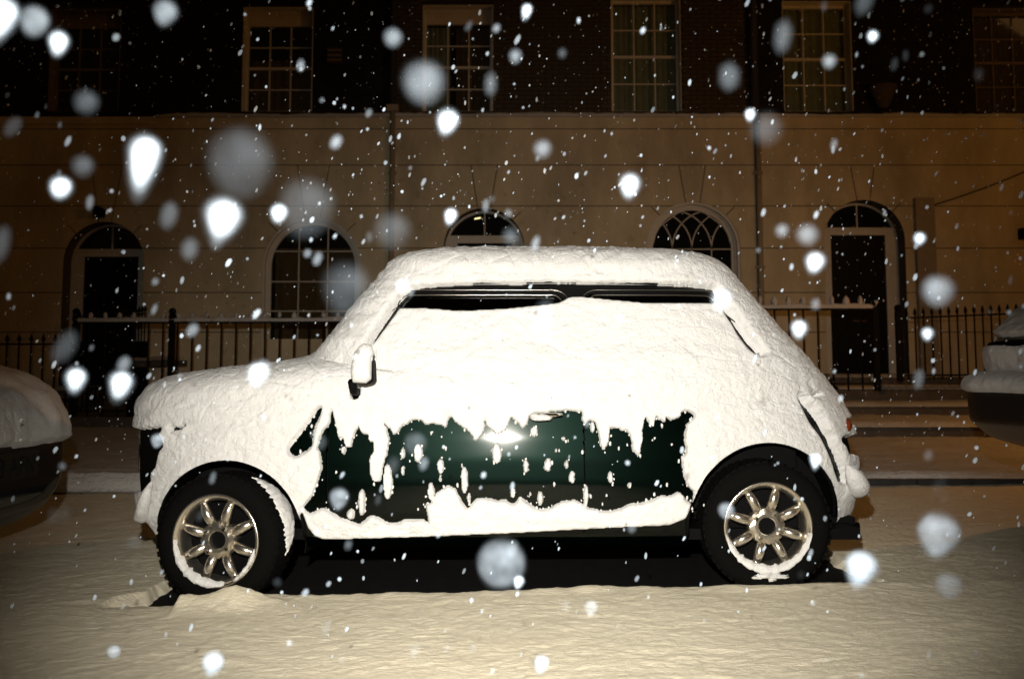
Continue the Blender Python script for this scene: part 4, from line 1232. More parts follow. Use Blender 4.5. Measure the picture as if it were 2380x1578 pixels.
    # arched ground-floor windows
    for o_ in ops:
        if o_["kind"] != "arch": continue
        yp = YB + .10
        R = o_["r"]; r_in = R - .075
        x_, z_, bt = o_["x"], o_["z"], o_["bottom"]
        m = MB()
        for (ra, rb_, ya, yb_) in ((R, R - .045, YB + .02, YB + .20), (R - .045, R - .075, yp + .01, yp + .09), (R - .075, R - .125, yp + .03, yp + .08)):
            outl = [(x_ - ra, bt)] + arch_pts(x_, z_, ra, 36) + [(x_ + ra, bt)]; inn = [(x_ - rb_, bt)] + arch_pts(x_, z_, rb_, 36) + [(x_ + rb_, bt)]
            m.band(outl, inn, ya, yb_)
        m.box(x_ - R + .0, x_ + R, YB + .02, YB + .2, bt - .06, bt - .001)
        wo = m.build("arched_window", M_white, hb)
        Ri = R - .125
        m = MB()
        yb0, yb1 = yp + .04, yp + .07
        def bar(p, q_, w=.010):
            d = np.array(q_) - np.array(p); L = np.hypot(*d); nrm = np.array([-d[1], d[0]]) / L * w
            a_, b_ = np.array(p), np.array(q_)
            m.prism([tuple(a_ - nrm), tuple(b_ - nrm), tuple(b_ + nrm), tuple(a_ + nrm)], yb0, yb1)
        if hi == 1:
            # intersecting pointed tracery
            n_c = 4; cwid = 2 * Ri / n_c
            for k in range(n_c + 1):
                xk = x_ - Ri + k * cwid
                for sgn in (-1, 1):
                    cc = xk + sgn * Ri * 1.0; pts_ = []
                    for t in np.linspace(0, 1.35, 20):
                        px_, pz_ = cc - sgn * Ri * math.cos(t), z_ + Ri * math.sin(t)
                        if (px_ - x_) ** 2 + (pz_ - z_) ** 2 < Ri ** 2 * 1.0: pts_.append((px_, pz_))
                    for p_, q_ in zip(pts_[:-1], pts_[1:]): bar(p_, q_, .009)
            for k in range(1, n_c): bar((x_ - Ri + k * cwid, bt), (x_ - Ri + k * cwid, z_), .009)
            for k in range(0, 5): bar((x_ - Ri, z_ - k * .42), (x_ + Ri, z_ - k * .42), .009)
        else:
            for xk in (x_ - .245, x_ + .245):
                bar((xk, bt), (xk, z_ + math.sqrt(Ri ** 2 - .245 ** 2)), .010)
            for zk in (g(0, 582)[1], g(0, 653)[1], g(0, 722)[1]):
                hw = Ri if zk < z_ else math.sqrt(max(Ri ** 2 - (zk - z_) ** 2, 0)); bar((x_ - hw, zk), (x_ + hw, zk), .010)
        m.build("glazing_bars", M_white, wo)
        # panes between the bars
        xsplit = [x_ - Ri, x_ - .245, x_ + .245, x_ + Ri] if hi != 1 else [x_ - Ri + k * Ri / 2 for k in range(5)]
        zs_ = [bt, g(0, 722)[1], g(0, 653)[1], g(0, 582)[1]] if hi != 1 else [bt, z_ - .84, z_ - .42, z_]
        for a, b in zip(xsplit[:-1], xsplit[1:]):
            for c, d in zip(zs_[:-1], zs_[1:]):
                if d <= c: continue
                poly = [(a + .01, c + .01), (b - .01, c + .01), (b - .01, d - .01), (a + .01, d - .01)]
                mm = MB(); mm.prism(poly, yb0 + .010, yb0 + .014); mm.build("pane", M_glass, wo)
            zc_ = zs_[-1]
            tp = [(xx, z_ + math.sqrt(max(Ri ** 2 - (xx - x_) ** 2, 0))) for xx in np.linspace(b - .01, a + .01, 10)]
            tp = [(p_, max(q_, zc_ + .012)) for p_, q_ in tp]
            mm = MB(); mm.prism([(a + .01, zc_ + .01), (b - .01, zc_ + .01)] + tp, yb0 + .010, yb0 + .014); mm.build("pane", M_glass, wo)
        if hi == 0: curtain(x_ - Ri, x_ + Ri, bt, z_ + Ri * .5, yp + .35, 6, "blind", M_curtain_b, wo, .01, 2)
    # doorways
    for o_ in ops:
        if o_["kind"] != "door": continue
        x_, z_, r, bt = o_["x"], o_["z"], o_["r"], o_["bottom"]
        yi = YB + .322
        z_tr = z_ + 36 * PX         # underside of the fanlight
        dw = 65 * PX                # half width of the leaf
        m = MB(); m.box(x_ - r, x_ + r, yi, yi + .09, z_tr - .13, z_tr); m.box(x_ - r + .02, x_ + r - .02, yi - .02, yi, z_tr - .05, z_tr - .012)
        m.box(x_ - r, x_ - dw, yi + .001, yi + .08, bt, z_tr - .131); m.box(x_ + dw, x_ + r, yi + .001, yi + .08, bt, z_tr - .131)
        ra, rb_ = r + .02, r - .035
        a0 = math.asin(36 * PX / ra)
        m.band(arch_pts(x_, z_, ra, 30, math.pi - a0, a0), arch_pts(x_, z_, rb_, 30, math.pi - a0, a0), yi + .002, yi + .06)
        dr = m.build("front_door", M_white, hb)
        m = MB(); m.box(x_ - .011, x_ + .011, yi + .02, yi + .05, z_tr, z_ + rb_); m.build("fanlight_bar", M_white, dr)
        for sg in (-1, 1):
            a1 = math.asin(36 * PX / rb_)
            ar = arch_pts(x_, z_, rb_, 16, math.pi - a1, math.pi / 2 + .02) if sg < 0 else arch_pts(x_, z_, rb_, 16, math.pi / 2 - .02, a1)
            poly = ar + ([(x_ - .013, z_tr + .001)] if sg < 0 else [(x_ + .013, z_tr + .001)])
            mm = MB(); mm.prism(poly, yi + .033, yi + .037); mm.build("fanlight_pane", M_glass, dr)
        m = MB(); m.box(x_ - dw + .003, x_ + dw - .003, yi + .03, yi + .075, bt + .01, z_tr - .134); leaf = m.build("door_leaf", M_door, dr)
        zz = [bt + .18, bt + .85, bt + 1.0, bt + 2.0]
        m = MB()
        for (c, d) in ((zz[0], zz[1]), (zz[2], zz[3])):
            for (a, b) in ((x_ - dw + .09, x_ - .05), (x_ + .05, x_ + dw - .09)):
                m.box(a, b, yi + .018, yi + .031, c, d)
        m.build("door_panels", M_door, leaf)
        m = MB(); m.ell((x_, yi + .012, bt + 1.22), (.045, .02, .045), 12, 8); m.box(x_ - .12, x_ + .12, yi + .02, yi + .029, bt + .93, bt + .96); m.build("knocker", mat("dull_brass", (.05, .03, .012), .5, metal=.5), leaf)
        if hi == 1:
            m = MB(); q0 = g(1103, 509, YB + .9); q1 = g(1117, 506.5, YB + .9); m.tube([(q0[0], YB + .9, q0[1]), (q1[0], YB + .9, q1[1])], .011, 8)
            hl_ = m.build("hall_lamp", M_lit); tag(hl_, "small lit orange lamp glowing inside behind the middle fanlight", "lamp")
    # black void behind windows
    m = MB(); m.box(X0 + .05, X1 - .05, YB + 1.6, YB + 1.7, Z_BASE, ZT); m.box(X0 + .05, X1 - .05, YB + .33, YB + 1.6, Z_STR - .3, Z_STR - .1)
    m.box(X0 + .01, X0 + .05, YB + .33, YB + 1.6, Z_BASE, ZT); m.box(X1 - .05, X1 - .01, YB + .33, YB + 1.6, Z_BASE, ZT)
    m.build("interior", M_dark, hb)
    m = MB(); m.box(X0, X1, YB, YB + 8, ZT + .004, ZT + .2); m.build("roof", M_brick2, hb)

# downpipes at the party walls
for u, v0, lab in ((912, 262, "thin grey downpipe with hopper between the left and middle houses"), (1762, 265, "grey downpipe between the tracery window and the tall black door")):
    x_, _ = g(u, 400); z1 = g(u, v0)[1]
    t = thing("downpipe", (x_, YB - .06, 0), lab, "pipe", "downpipes on the terrace")
    m = MB(); m.tube([(x_, YB - .05, -.3), (x_, YB - .05, z1)], .048, 12); m.build("pipe", M_pipe, t, True)
    m = MB()
    for zz in (1.0, 2.6, 4.2): m.box(x_ - .07, x_ + .07, YB - .062, YB - .004, zz, zz + .05)
    m.build("bracket", M_pipe, t)["kind"] = "stuff"
    if u < 1000:
        m = MB(); m.box(x_ - .1, x_ + .1, YB - .13, YB - .012, z1 + .002, z1 + .11); m.build("hopper", M_pipe, t)
    m = MB(); m.tube([(x_ - (0 if u < 1000 else .05), YB - .08, z1 + (.12 if u < 1000 else .01)), (x_ - (0 if u < 1000 else .06), YB - .08, 9.5)], .075 if u > 1000 else .06, 12); m.build("upper_pipe", M_pipe_d, t, True)

# buttress pipe / casing to the right of the tall door, and the sagging cable
xa, za = g(2128, 620); xb, zb = g(2166, 462)
m = MB(); m.box(xa, xb, YB - .10, YB - .004, .8, zb); o = m.build("pilaster", M_pipe, origin=(xa, YB, .8)); tag(o, "dark flat pilaster on the wall right of the tall black door", "pilaster")
def cable(pts, lab, r=.012):
    m = MB(); m.tube(pts, r, 6); o = m.build("cable", M_iron, origin=pts[0]); tag(o, lab, "cable")
pa, pb = g(2168, 478), g(2400, 392)
cable([(pa[0] + (pb[0] - pa[0]) * t, YB - .05, pa[1] + (pb[1] - pa[1]) * t - .03 * math.sin(math.pi * t)) for t in np.linspace(0, 1, 10)], "black cable running slantwise up the stucco from the flat pilaster")
pa, pb = g(800, 28), g(905, 68)
cable([(pa[0] + (pb[0] - pa[0]) * t, YB - .05, pa[1] + (pb[1] - pa[1]) * t) for t in np.linspace(0, 1, 6)], "thin cable slanting across dark brick left of the cream-headed upper window", .008)

# alarm box, round planter on the ledge, lantern over the left door
x_, z_ = g(779, 132)
t = thing("alarm_box", (x_, YB - .05, z_), "small ochre striped alarm box on dark brick between the two left upper windows", "alarm box")
m = MB(); m.box(x_ - .13, x_ + .13, YB - .07, YB - .002, z_ - .14, z_ + .14); m.build("case", mat("alarm_case", (.03, .02, .012), .7), t)
for dz in (-.10, -.02, .07):
    m = MB(); m.box(x_ - .12, x_ + .12, YB - .080, YB - .071, z_ + dz, z_ + dz + .035); m.build("stripe", M_box, t)
x_, z_ = g(2041, 232)
t = thing("planter", (x_, YB - .15, z_ - .2), "dark round-rimmed planter on the ledge right of the curtained upper window", "planter")
V, Fc = [], []
prof = [(.06, -.22), (.10, -.16), (.19, .06), (.22, .10), (.235, .17), (.20, .17), (.17, .10), (.001, .08)]
for r, zz in prof:
    for k in range(24):
        a = 2 * math.pi * k / 24; V.append((x_ + r * math.cos(a), YB - .24 + r * math.sin(a) * .85, z_ + zz))
Fc = [(j * 24 + k, j * 24 + (k + 1) % 24, (j + 1) * 24 + (k + 1) % 24, (j + 1) * 24 + k) for j in range(len(prof) - 1) for k in range(24)]
mk("pot", V, Fc, M_terra, t, True)
m = MB(); m.ell((x_ - .02, YB - .24, z_ + .13), (.15, .12, .05), rough=.8, seed=12); m.build("soil_and_snow", M_terra, t, True)
m = MB(); m.box(x_ - .05, x_ + .05, YB - .30, YB - .005, z_ - .26, z_ - .222); m.build("bracket", M_iron, t)
x_, z_ = g(237, 500)
t = thing("door_lantern", (x_, YB - .1, z_), "small black lantern fixed to the stucco above the far left arched doorway", "lantern")
m = MB(); m.box(x_ - .075, x_ + .075, YB - .2, YB - .06, z_ - .06, z_ + .06); m.build("lantern_body", M_iron, t)
m = MB(); m.prism([(x_ - .10, z_ + .062), (x_ + .10, z_ + .062), (x_ + .03, z_ + .11), (x_ - .03, z_ + .11)], YB - .23, YB - .03); m.build("cap", M_iron, t)
m = MB(); m.box(x_ - .015, x_ + .015, YB - .06, YB - .002, z_ - .015, z_ + .015); m.build("bracket", M_iron, t)
# assumed street lamp, added beyond the frame to warm this end of the terrace
t = thing("assumed_street_lamp", (7.6, 8.2, 0), "assumed tall street lamp with orange light, added out of view on the pavement beyond the hatchback", "street lamp")
m = MB(); m.tube([(7.6, 8.6, .1), (7.6, 8.6, 1.2), (7.6, 8.6, 1.22), (7.6, 8.6, 4.05), (7.6, 8.5, 4.15), (7.6, 8.2, 4.15)], [.07, .07, .045, .035, .03, .03], 10); m.build("post", M_iron, t, True)
m = MB(); m.prism([(7.45, 4.01), (7.75, 4.01), (7.68, 4.12), (7.52, 4.12)], 7.9, 8.45); m.build("lantern_hood", M_iron, t)
# vent block at the frame's right edge
x_, z_ = g(2374, 545)
m = MB(); m.box(x_ - .06, x_ + .3, YB - .12, YB - .003, z_ - .09, z_ + .09); o = m.build("meter_box", M_iron, origin=(x_, YB, z_)); tag(o, "black wall box on the stucco below the slanting cable", "box")

# ================================================================== STEPS, AREA RAILINGS
def slab_snow(x0, x1, y0, y1, z, name="step_snow", parent=None, over=.03, t=.05, seed=1):
    nx, ny = max(8, int((x1 - x0) / .08)), max(6, int((y1 - y0) / .08))
    xs_ = np.linspace(x0, x1, nx); ys_ = np.linspace(y0 - over, y1, ny)
    V, Fq_ = sheet(xs_, ys_, lambda X, Y: z + t * (1 + .35 * fbm(X * 4, Y * 4, None, 3, seed)) * np.clip((Y - (y0 - over)) / .06, .0, 1) ** .5)
    return mk(name, V, Fq_, M_snow_far, parent, True)

st = thing("front_steps", (6.1, 12, 0), "snow-covered stone steps climbing to the tall black front door", "steps", "front steps of the terrace")
SX0, SX1 = 4.1, 8.4
for (y0, y1, z0, z1, xa, xb) in ((10.6, 17.0, .14, .275, 3.6, 14), (12.7, 17.0, .276, .425, 3.6, 14), (13.8, 17.0, .426, .63, 4.5, 7.3), (14.9, 17.0, .631, .79, 4.8, 7.0)):
    m = MB(); m.box(xa, xb, y0, YB - .02 if y1 > YB else y1, z0, z1); sb = m.build("step", M_stone, st)
    slab_snow(xa, xb, y0, YB - .03, z1, "step_snow", sb, seed=int(z1 * 90))
st2 = thing("front_steps", (-6.8, 14.9, 0), "dark stone bridge of steps to the far left arched doorway behind the railings", "steps", "front steps of the terrace")
for (y0, z0, z1) in ((13.3, .14, .30), (14.0, .301, .45), (14.8, .451, .60)):
    m = MB(); m.box(g(205, 600)[0] - .5, g(320, 600)[0] - .1, y0, YB - .02, z0, z1); sb = m.build("step", M_stone, st2)
    slab_snow(g(205, 600)[0] - .5, g(320, 600)[0] - .1, y0, YB - .03, z1, "step_snow", sb, seed=int(z1 * 90))

def railing(p0, p1, zb0, zt0, zb1, zt1, label, spacing, finial="cross", snow=True, bar_r=.011, top_snow=.055, post_at=()):
    """iron railing from p0 to p1 (x, y); each bar its own part"""
    p0, p1 = np.array(p0, float), np.array(p1, float)
    L = np.hypot(*(p1 - p0)); n = max(2, int(round(L / spacing)))
    t = thing("iron_railing", (p0[0], p0[1], zb0), label, "railing", "area railings in front of the terrace")
    dirv = (p1 - p0) / L
    def at(s): return p0 + (p1 - p0) * s, zb0 + (zb1 - zb0) * s, zt0 + (zt1 - zt0) * s
    m = MB()
    (a, za, zta), (b, zb_, ztb) = at(0), at(1)
    for off in (0, 1):
        zz0, zz1 = (zta, ztb) if off == 0 else (za + .07, zb_ + .07)
        nrm = np.array([-dirv[1], dirv[0]]) * .014
        V = []
        for q_, zq in ((a, zz0), (b, zz1)):
            for sx in (-1, 1):
                for dz in (-.012, .012): V.append((q_[0] + nrm[0] * sx, q_[1] + nrm[1] * sx, zq + dz))
        m.add(V, [(0, 1, 3, 2), (4, 6, 7, 5), (0, 4, 5, 1), (2, 3, 7, 6), (1, 5, 7, 3), (0, 2, 6, 4)])
    m.build("rail", M_iron, t)
    bm_ = None; ht = (zt0 - zb0)
    m = MB(); m.tube([(0, 0, 0), (0, 0, ht + .03)], bar_r, 6); 
    if finial == "cross":
        m.box(-.03, .03, -.006, .006, ht + .055, ht + .075)
    m.tube([(0, 0, ht + .03), (0, 0, ht + .05), (0, 0, ht + .085), (0, 0, ht + .14)], [.010, .022, .020, .002], 6)
    bar_me = mesh_from("bar", m.V, m.F, M_iron)
    sm = MB(); sm.ell((0, -.004, ht + .085), (.030, .026, .042) if finial == "cross" else (.040, .03, .075), 8, 6, rough=.5, seed=4); snow_me = mesh_from("finial_snow", sm.V, sm.F, M_snow_far, True)
    for i in range(n + 1):
        q_, zb_i, zt_i = at(i / n)
        bo = bpy.data.objects.new("bar", bar_me); bo.location = np.array((q_[0], q_[1], zb_i + (zt_i - zb_i) - ht)) - base_of(t); put(bo, t)
        if snow:
            so = bpy.data.objects.new("finial_snow", snow_me); so.location = (0.0, -.004, 0); so.rotation_euler = (0, 0, i * 1.3); so.parent = bo; scene.collection.objects.link(so)
    if snow:
        V, Fc = [], []
        ns = int(L / .05)
        for i in range(ns + 1):
            q_, _, zt_i = at(i / ns); hh = top_snow * (1 + .3 * float(fbm(np.array([i * .35]), np.array([0.]), None, 2, 6)[0]))
            for k, (oy, oz) in enumerate(((-.030, .0), (-.036, hh * .6), (-.015, hh), (.015, hh), (.036, hh * .6), (.03, 0))):
                nrm = np.array([-dirv[1], dirv[0]]) * (-oy)
                V.append((q_[0] - nrm[0], q_[1] - abs(nrm[1]) * np.sign(-oy), zt_i + .010 + oz))
        Fc = [(i * 6 + k, (i + 1) * 6 + k, (i + 1) * 6 + k + 1, i * 6 + k + 1) for i in range(ns) for k in range(5)]
        mk("rail_snow", V, Fc, M_snow_far, t, True)
    for s in post_at:
        q_, zb_i, zt_i = at(s)
        m = MB(); m.box(q_[0] - .035, q_[0] + .035, q_[1] - .035, q_[1] + .035, zb_i, zt_i + .10); m.ell((q_[0], q_[1], zt_i + .14), (.05, .05, .05), 10, 8); m.build("post", M_iron, t)
    return t

YR = 12.9
def gr(u, v): p = P(u, v, YR); return p[0], p[2]
zb_l = gr(0, 968)[1]
railing((gr(178, 700)[0], YR), (gr(1090, 700)[0], YR), zb_l, gr(0, 750)[1], zb_l, gr(0, 748)[1], "long iron railing with snow-topped rail between the parked car and the small car's bonnet", .19, post_at=(0.0, .245))
railing((gr(1560, 700)[0], YR - .2), (gr(2020, 700)[0], YR - .2), gr(0, 905)[1], gr(0, 722)[1], gr(0, 905)[1], gr(0, 721)[1], "iron railing with tall snowy spikes ending at the tall black door", .19, finial="spike", bar_r=.012, post_at=(1.0,))
railing((gr(2128, 700)[0], YR + .6), (gr(2560, 700)[0], YR + .6), gr(0, 886)[1], gr(0, 734)[1], gr(0, 880)[1], gr(0, 716)[1], "iron railing running from the door steps behind the hatchback", .115, finial="spike", snow=False, post_at=(0.0,))
railing((gr(-260, 700)[0], YR), (gr(160, 700)[0], YR), zb_l - .1, gr(0, 800)[1], zb_l - .1, gr(0, 800)[1], "lower iron railing behind the snowy bonnet of the leftmost parked car", .16, snow=False)
railing((gr(172, 700)[0], YR + .05), (gr(172, 700)[0] - .4, YB - .1), zb_l, gr(0, 750)[1], zb_l + .35, gr(0, 750)[1] + .35, "iron handrail climbing back towards the far left doorway", .2, snow=False)
# plinth under the railings
m = MB(); m.box(gr(-400, 0)[0], gr(1560, 0)[0], YR - .12, YR + .14, .10, zb_l - .005); o = m.build("railing_plinth", M_stone, origin=(0, YR, .1)); tag(o, "low dark stone plinth carrying the long iron railing", "plinth")

# area below street level: bits of lit ledge and a dark basement door seen between the bars
x_a, z_a = g(165, 800); x_b, z_b = g(345, 800)
m = MB(); m.box(x_a, x_b, YB - .03, YB - .002, -1.4, z_a + .05); o = m.build("basement_doorway", M_door, origin=(x_a, YB, -1.4)); tag(o, "black basement doorway under the far left front door, behind the bars", "doorway")
for (ua, ub, v_, lab) in ((290, 345, 838, "small snowy ledge low on the wall behind the railing bars"), (350, 396, 836, "short snowy ledge beside the basement doorway, nearer the downpipe")):
    p0 = P(ua, v_, 15.5); p1 = P(ub, v_, 15.5)
    m = MB(); m.box(p0[0], p1[0], 15.5, 16.3, p0[2] - .10, p0[2] + .0); lg = m.build("ledge", M_stone, origin=(p0[0], 15.5, p0[2])); tag(lg, lab, "ledge", "ledges in the basement area")
    slab_snow(p0[0], p1[0], 15.5, 16.3, p0[2], "ledge_snow", lg, t=.05)

# ================================================================== FALLING SNOW
def drop_mesh(name, matr, r, ln, seed, nu=28, nv=18, tilt=0.0, tail=0.0):
    """irregular soft clump, elongated downwind, narrowing toward its lower end"""
    V, Fc = [], []
    for j in range(nv + 1):
        ph = math.pi * j / nv
        for i in range(nu):
            th_ = 2 * math.pi * i / nu
            z_ = math.cos(ph); w_ = math.sin(ph)
            if z_ < 0: w_ *= (1 - tail * (-z_)); z_ *= ln
            V.append([r * w_ * math.cos(th_), r * w_ * math.sin(th_), r * z_])
    V = np.array(V); k = 1 + .07 * fbm(V[:, 0] / r * 1.2 + seed, V[:, 1] / r * 1.2, V[:, 2] / r * 1.2, 2, seed)
    V *= k[:, None]
    ca, sa = math.cos(tilt), math.sin(tilt)
    V = np.stack([V[:, 0] * ca + V[:, 2] * sa, V[:, 1], -V[:, 0] * sa + V[:, 2] * ca], -1)
    Fc = [(j * nu + i, (j + 1) * nu + i, (j + 1) * nu + (i + 1) % nu, j * nu + (i + 1) % nu) for j in range(nv) for i in range(nu)]
    return mesh_from(name, V, Fc, matr, True)

# u, v, radius, length factor, brightness class, distance, label
W_, H_, G_, D_ = "white", "bright", "grey", "faint"
FL = [
 (5, 30, 36, 1.6, W_, .62, "big white snowflake cut by the top left corner of the view"),
 (80, 48, 36, 1.1, G_, .60, "round bluish grey snowflake before the dark brick beside the faint far left window"),
 (136, 96, 22, 1.4, W_, .75, "bright oval snowflake before the faint far left upper window"),
 (384, 28, 30, 1.15, G_, .62, "grey round snowflake high before black brick left of the brown-curtained window"),
 (200, 238, 29, 1.0, D_, .60, "dim round snowflake at the lower part of the faint far left window"),
 (337, 352, 36, 2.2, W_, .60, "large white teardrop snowflake above the far left arched doorway"),
 (141, 435, 24, 1.1, W_, .8, "white snowflake on dark stucco up left of the far left arched doorway"),
 (192, 386, 25, 1.0, D_, .6, "dull tan snowflake on the stucco beside the large teardrop"),
 (558, 378, 82, 1.05, D_, .42, "huge faint disc-like snowflake over the stucco under the brown-curtained window"),
 (519, 502, 42, 1.25, W_, .60, "large white snowflake on the stucco left of the plain arched window"),
 (712, 478, 68, 1.1, D_, .45, "wide pale snowflake hanging over the top of the plain arched window"),
 (648, 494, 19, 1.2, W_, .8, "bright small snowflake overlapping the pale disc at the plain arched window"),
 (806, 668, 58, 1.15, D_, .45, "hazy bluish snowflake over the lower right of the plain arched window"),
 (912, 535, 44, 1.0, D_, .5, "dull round snowflake on the grey downpipe between left and middle houses"),
 (913, 88, 23, 1.0, G_, .65, "grey snowflake on dark brick left of the cream-headed upper window"),
 (985, 193, 52, 1.0, G_, .50, "big lavender grey disc over the left jamb of the cream-headed upper window"),
 (1041, 280, 25, 1.3, W_, .7, "bright white snowflake just under the cream-headed upper window"),
 (1198, 130, 15, 1.2, G_, .8, "small grey snowflake on brick right of the cream-headed upper window"),
 (1225, 22, 11, 1.9, W_, .9, "short white snow streak at the top of the brick between the middle upper windows"),
 (1261, 346, 21, 1.0, G_, .7, "greyish round snowflake on plain stucco in the middle house"),
 (1464, 428, 23, 1.3, W_, .7, "white oval snowflake up left of the tracery window"),
 (1048, 499, 14, 1.5, W_, .9, "white oval snowflake at the left shoulder of the middle fanlight"),
 (1780, 300, 38, 1.0, D_, .5, "faint wide snowflake beside the top of the right downpipe"),
 (1744, 265, 11, 1.4, W_, .9, "white snowflake on the ledge at the right downpipe"),
 (1928, 142, 16, 1.1, G_, .75, "starry grey snowflake over the right window's curtains"),
 (2029, 84, 12, 1.2, W_, .9, "bright snowflake on black brick above the round-rimmed planter"),
 (1877, 546, 25, 1.0, G_, .62, "pale beige snowflake left of the tall black door's transom"),
 (1818, 535, 15, 1.1, G_, .75, "smaller pale snowflake beside the beige one near the tall black door"),
 (1895, 608, 21, 1.2, W_, .7, "bright snowflake left of the tall black door at lintel height"),
 (1858, 762, 17, 1.3, W_, .8, "white snowflake just under the spiked railing's snowy rail"),
 (2181, 676, 36, 1.0, G_, .56, "large grey granular snowflake right of the tall black door"),
 (2138, 554, 12, 1.2, W_, .9, "white snowflake beside the upper part of the flat pilaster"),
 (2156, 775, 12, 1.2, W_, .9, "white slanted snowflake over the bars beside the hatchback"),
 (2182, 1240, 50, 1.15, G_, .50, "big bluish grey snowflake above the road behind the green car's tail"),
 (2002, 1318, 36, 1.2, W_, .60, "brilliant white snowflake over the snow right of the rear wheel"),
 (2206, 1362, 32, 1.0, D_, .55, "very faint snowflake over the road snow near the hatchback"),
 (1164, 1310, 60, 1.0, G_, .45, "large blue-grey snowflake under the green car's sill"),
 (1206, 1350, 13, 1.3, W_, .85, "small white snowflake at the edge of the large blue-grey one"),
 (176, 878, 21, 1.4, W_, .7, "white snowflake above the snowy bonnet at the railing"),
 (281, 888, 24, 1.5, W_, .7, "white teardrop snowflake before the railing, nearest the small car's nose"),
 (600, 866, 22, 1.3, W_, .7, "soft white snowflake touching the small car's bonnet top"),
 (788, 1155, 23, 1.25, G_, .62, "bluish snowflake over the front edge of the green door"),
 (965, 1030, 29, 1.0, D_, .56, "dim blue snowflake over the upper left of the green door"),
 (1688, 1186, 20, 1.0, G_, .68, "light blue snowflake touching the rear wheel's rim"),
 (1896, 1066, 14, 1.5, W_, .8, "white snowflake over the rear wheel arch"),
 (366, 1022, 16, 1.2, G_, .75, "soft white snowflake over the small car's dark nose"),
 (1678, 694, 22, 1.3, H_, .7, "glowing snowflake at the rear corner of the side window strip"),
 (935, 664, 13, 1.2, H_, .8, "glowing snowflake at the front corner of the side window strip"),
 (495, 1540, 26, 1.15, H_, .62, "bright soft snowflake over the foreground snow below the front wheel"),
 (264, 1514, 16, 1.0, G_, .75, "small soft snowflake over the foreground snow at far left"),
 (1374, 1410, 17, 1.3, G_, .75, "pale snowflake over snow below the rear of the green door"),
 (1259, 1540, 18, 1.3, H_, .72, "white snowflake low over the brightest foreground snow"),
]
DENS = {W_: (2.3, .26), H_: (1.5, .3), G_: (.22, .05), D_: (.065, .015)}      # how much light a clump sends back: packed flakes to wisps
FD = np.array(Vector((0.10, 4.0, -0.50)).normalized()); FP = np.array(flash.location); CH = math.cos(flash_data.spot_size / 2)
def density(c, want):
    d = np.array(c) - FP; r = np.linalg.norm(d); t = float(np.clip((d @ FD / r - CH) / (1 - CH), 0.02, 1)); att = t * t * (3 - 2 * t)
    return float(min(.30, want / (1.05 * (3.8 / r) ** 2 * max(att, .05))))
for i, (u, v, rp, ln, cl_, dist, lab) in enumerate(FL):
    if v > 1000: dist = max(dist * 1.9, 1.05)
    elif v < 120 or u < 150 or u > 2250: dist = max(dist, .75)
    c = P(u, v, dist); r = rp * dist / F_PX
    t = thing("snowflake", c, lab, "snowflake", "large snowflakes falling close by")
    solid = cl_ in (W_, H_); want = DENS[cl_][0]
    for nm, kr, kw, ml in (("core", .62, .50, .35), ("flake_body", .84, .32, .45), ("halo", 1.0, .16, .4), ("wisp", 1.20, .035, .3)) if solid else (("core", .90, .82, .5), ("halo", 1.03, .18, .4)):
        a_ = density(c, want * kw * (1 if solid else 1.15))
        me = drop_mesh(nm, flake_mat("flake_" + nm, a_, mottle=ml, mscale=1.6 / r), r * kr, 1 + (ln - 1) * (.8 + .6 * kr), i + int(kr * 50), tilt=.22 + .1 * math.sin(i * 2.1), tail=.10 + .2 * kr * (ln > 1.1))
        put(bpy.data.objects.new(nm, me), t)

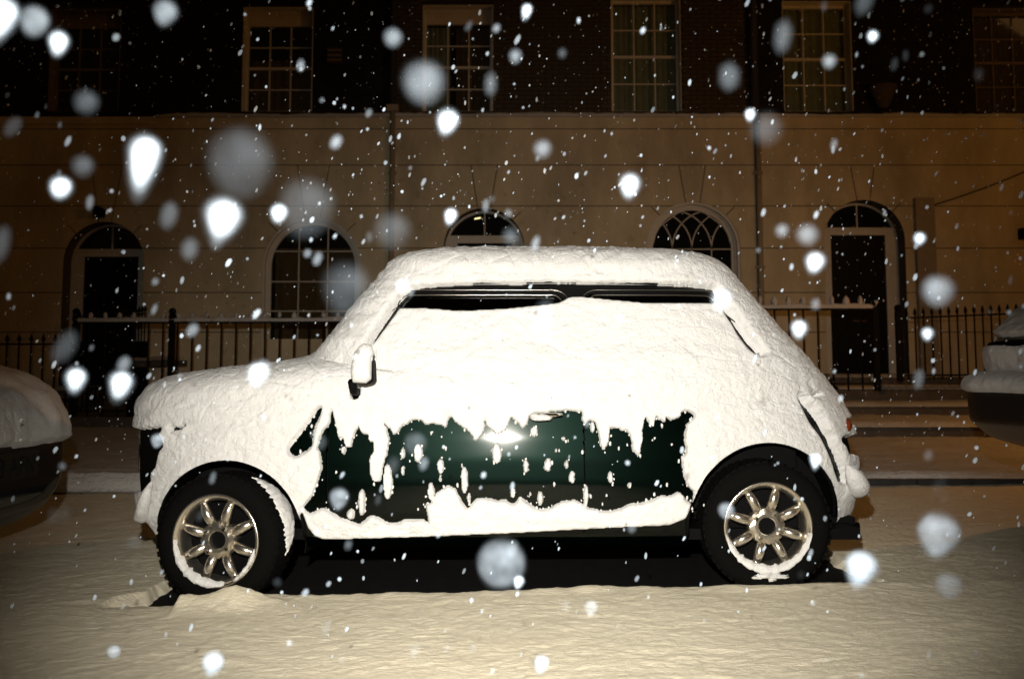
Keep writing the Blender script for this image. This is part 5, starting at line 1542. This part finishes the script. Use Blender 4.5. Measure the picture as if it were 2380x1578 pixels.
# the rest of the snowfall: small flakes all through the air
phi = (1 + 5 ** .5) / 2
ICO = np.array([(-1, phi, 0), (1, phi, 0), (-1, -phi, 0), (1, -phi, 0), (0, -1, phi), (0, 1, phi), (0, -1, -phi), (0, 1, -phi), (phi, 0, -1), (phi, 0, 1), (-phi, 0, -1), (-phi, 0, 1)]) / math.hypot(1, phi)
ICF = np.array([(0, 11, 5), (0, 5, 1), (0, 1, 7), (0, 7, 10), (0, 10, 11), (1, 5, 9), (5, 11, 4), (11, 10, 2), (10, 7, 6), (7, 1, 8), (3, 9, 4), (3, 4, 2), (3, 2, 6), (3, 6, 8), (3, 8, 9), (4, 9, 5), (2, 4, 11), (6, 2, 10), (8, 6, 7), (9, 8, 1)])
def snowfall(name, n, y0, y1, s0, s1, matr, seed, pw=1.0, vmax=1578):
    rg = np.random.default_rng(seed)
    Y = y0 + (y1 - y0) * rg.random(n) ** pw
    u = rg.uniform(-500, 2880, n); v = rg.uniform(-400, vmax, n)
    X = (u - CX) / F_PX * Y; Z = CAM_H + (875 - v) / F_PX * Y
    ok = (Z > .12) & ~((X > -1.7) & (X < 1.7) & (Y > 3.5) & (Y < 5.2) & (Z < 1.45)) & ~((np.abs(X) > 1.95) & (Y > 3.1) & (Y < 5.2) & (Z < 1.6)) & (Y < YB - .3)
    X, Y, Z = X[ok], Y[ok], Z[ok]; n = len(X)
    r = s0 + (s1 - s0) * rg.random(n) ** 2.2; el = rg.uniform(1.0, 2.4, n); tl = rg.uniform(.05, .6, n)
    v0 = ICO[None] * r[:, None, None] * (1 + .25 * rg.random((n, 12, 1)))
    v0[..., 2] *= el[:, None]
    ca, sa = np.cos(tl)[:, None], np.sin(tl)[:, None]
    v1 = np.stack([v0[..., 0] * ca + v0[..., 2] * sa, v0[..., 1], -v0[..., 0] * sa + v0[..., 2] * ca], -1)
    v1 += np.stack([X, Y, Z], -1)[:, None]
    Fz = (ICF[None] + 12 * np.arange(n)[:, None, None]).reshape(-1, 3)
    o = mk(name, v1.reshape(-1, 3), Fz, matr, None, True); tag(o, kind="stuff"); return o
M_fl = flake_mat("air_flake", .6, (.80, .84, .88))
snowfall("falling_snow", 9000, 3.85, 12.5, .0020, .0070, M_fl, 5, 1.0)
snowfall("falling_snow", 900, 2.2, 3.7, .0014, .0060, flake_mat("air_flake_mid", .30), 6, 1.0)
snowfall("falling_snow", 520, 1.3, 3.0, .0016, .0055, flake_mat("air_flake_near", .10), 8, .8)
snowfall("falling_snow", 110, .8, 1.6, .0022, .0065, flake_mat("air_flake_soft", .018), 10, 1.0)
snowfall("falling_snow", 90, .55, 1.1, .0028, .0070, flake_mat("air_flake_haze", .0045), 12, 1.0)
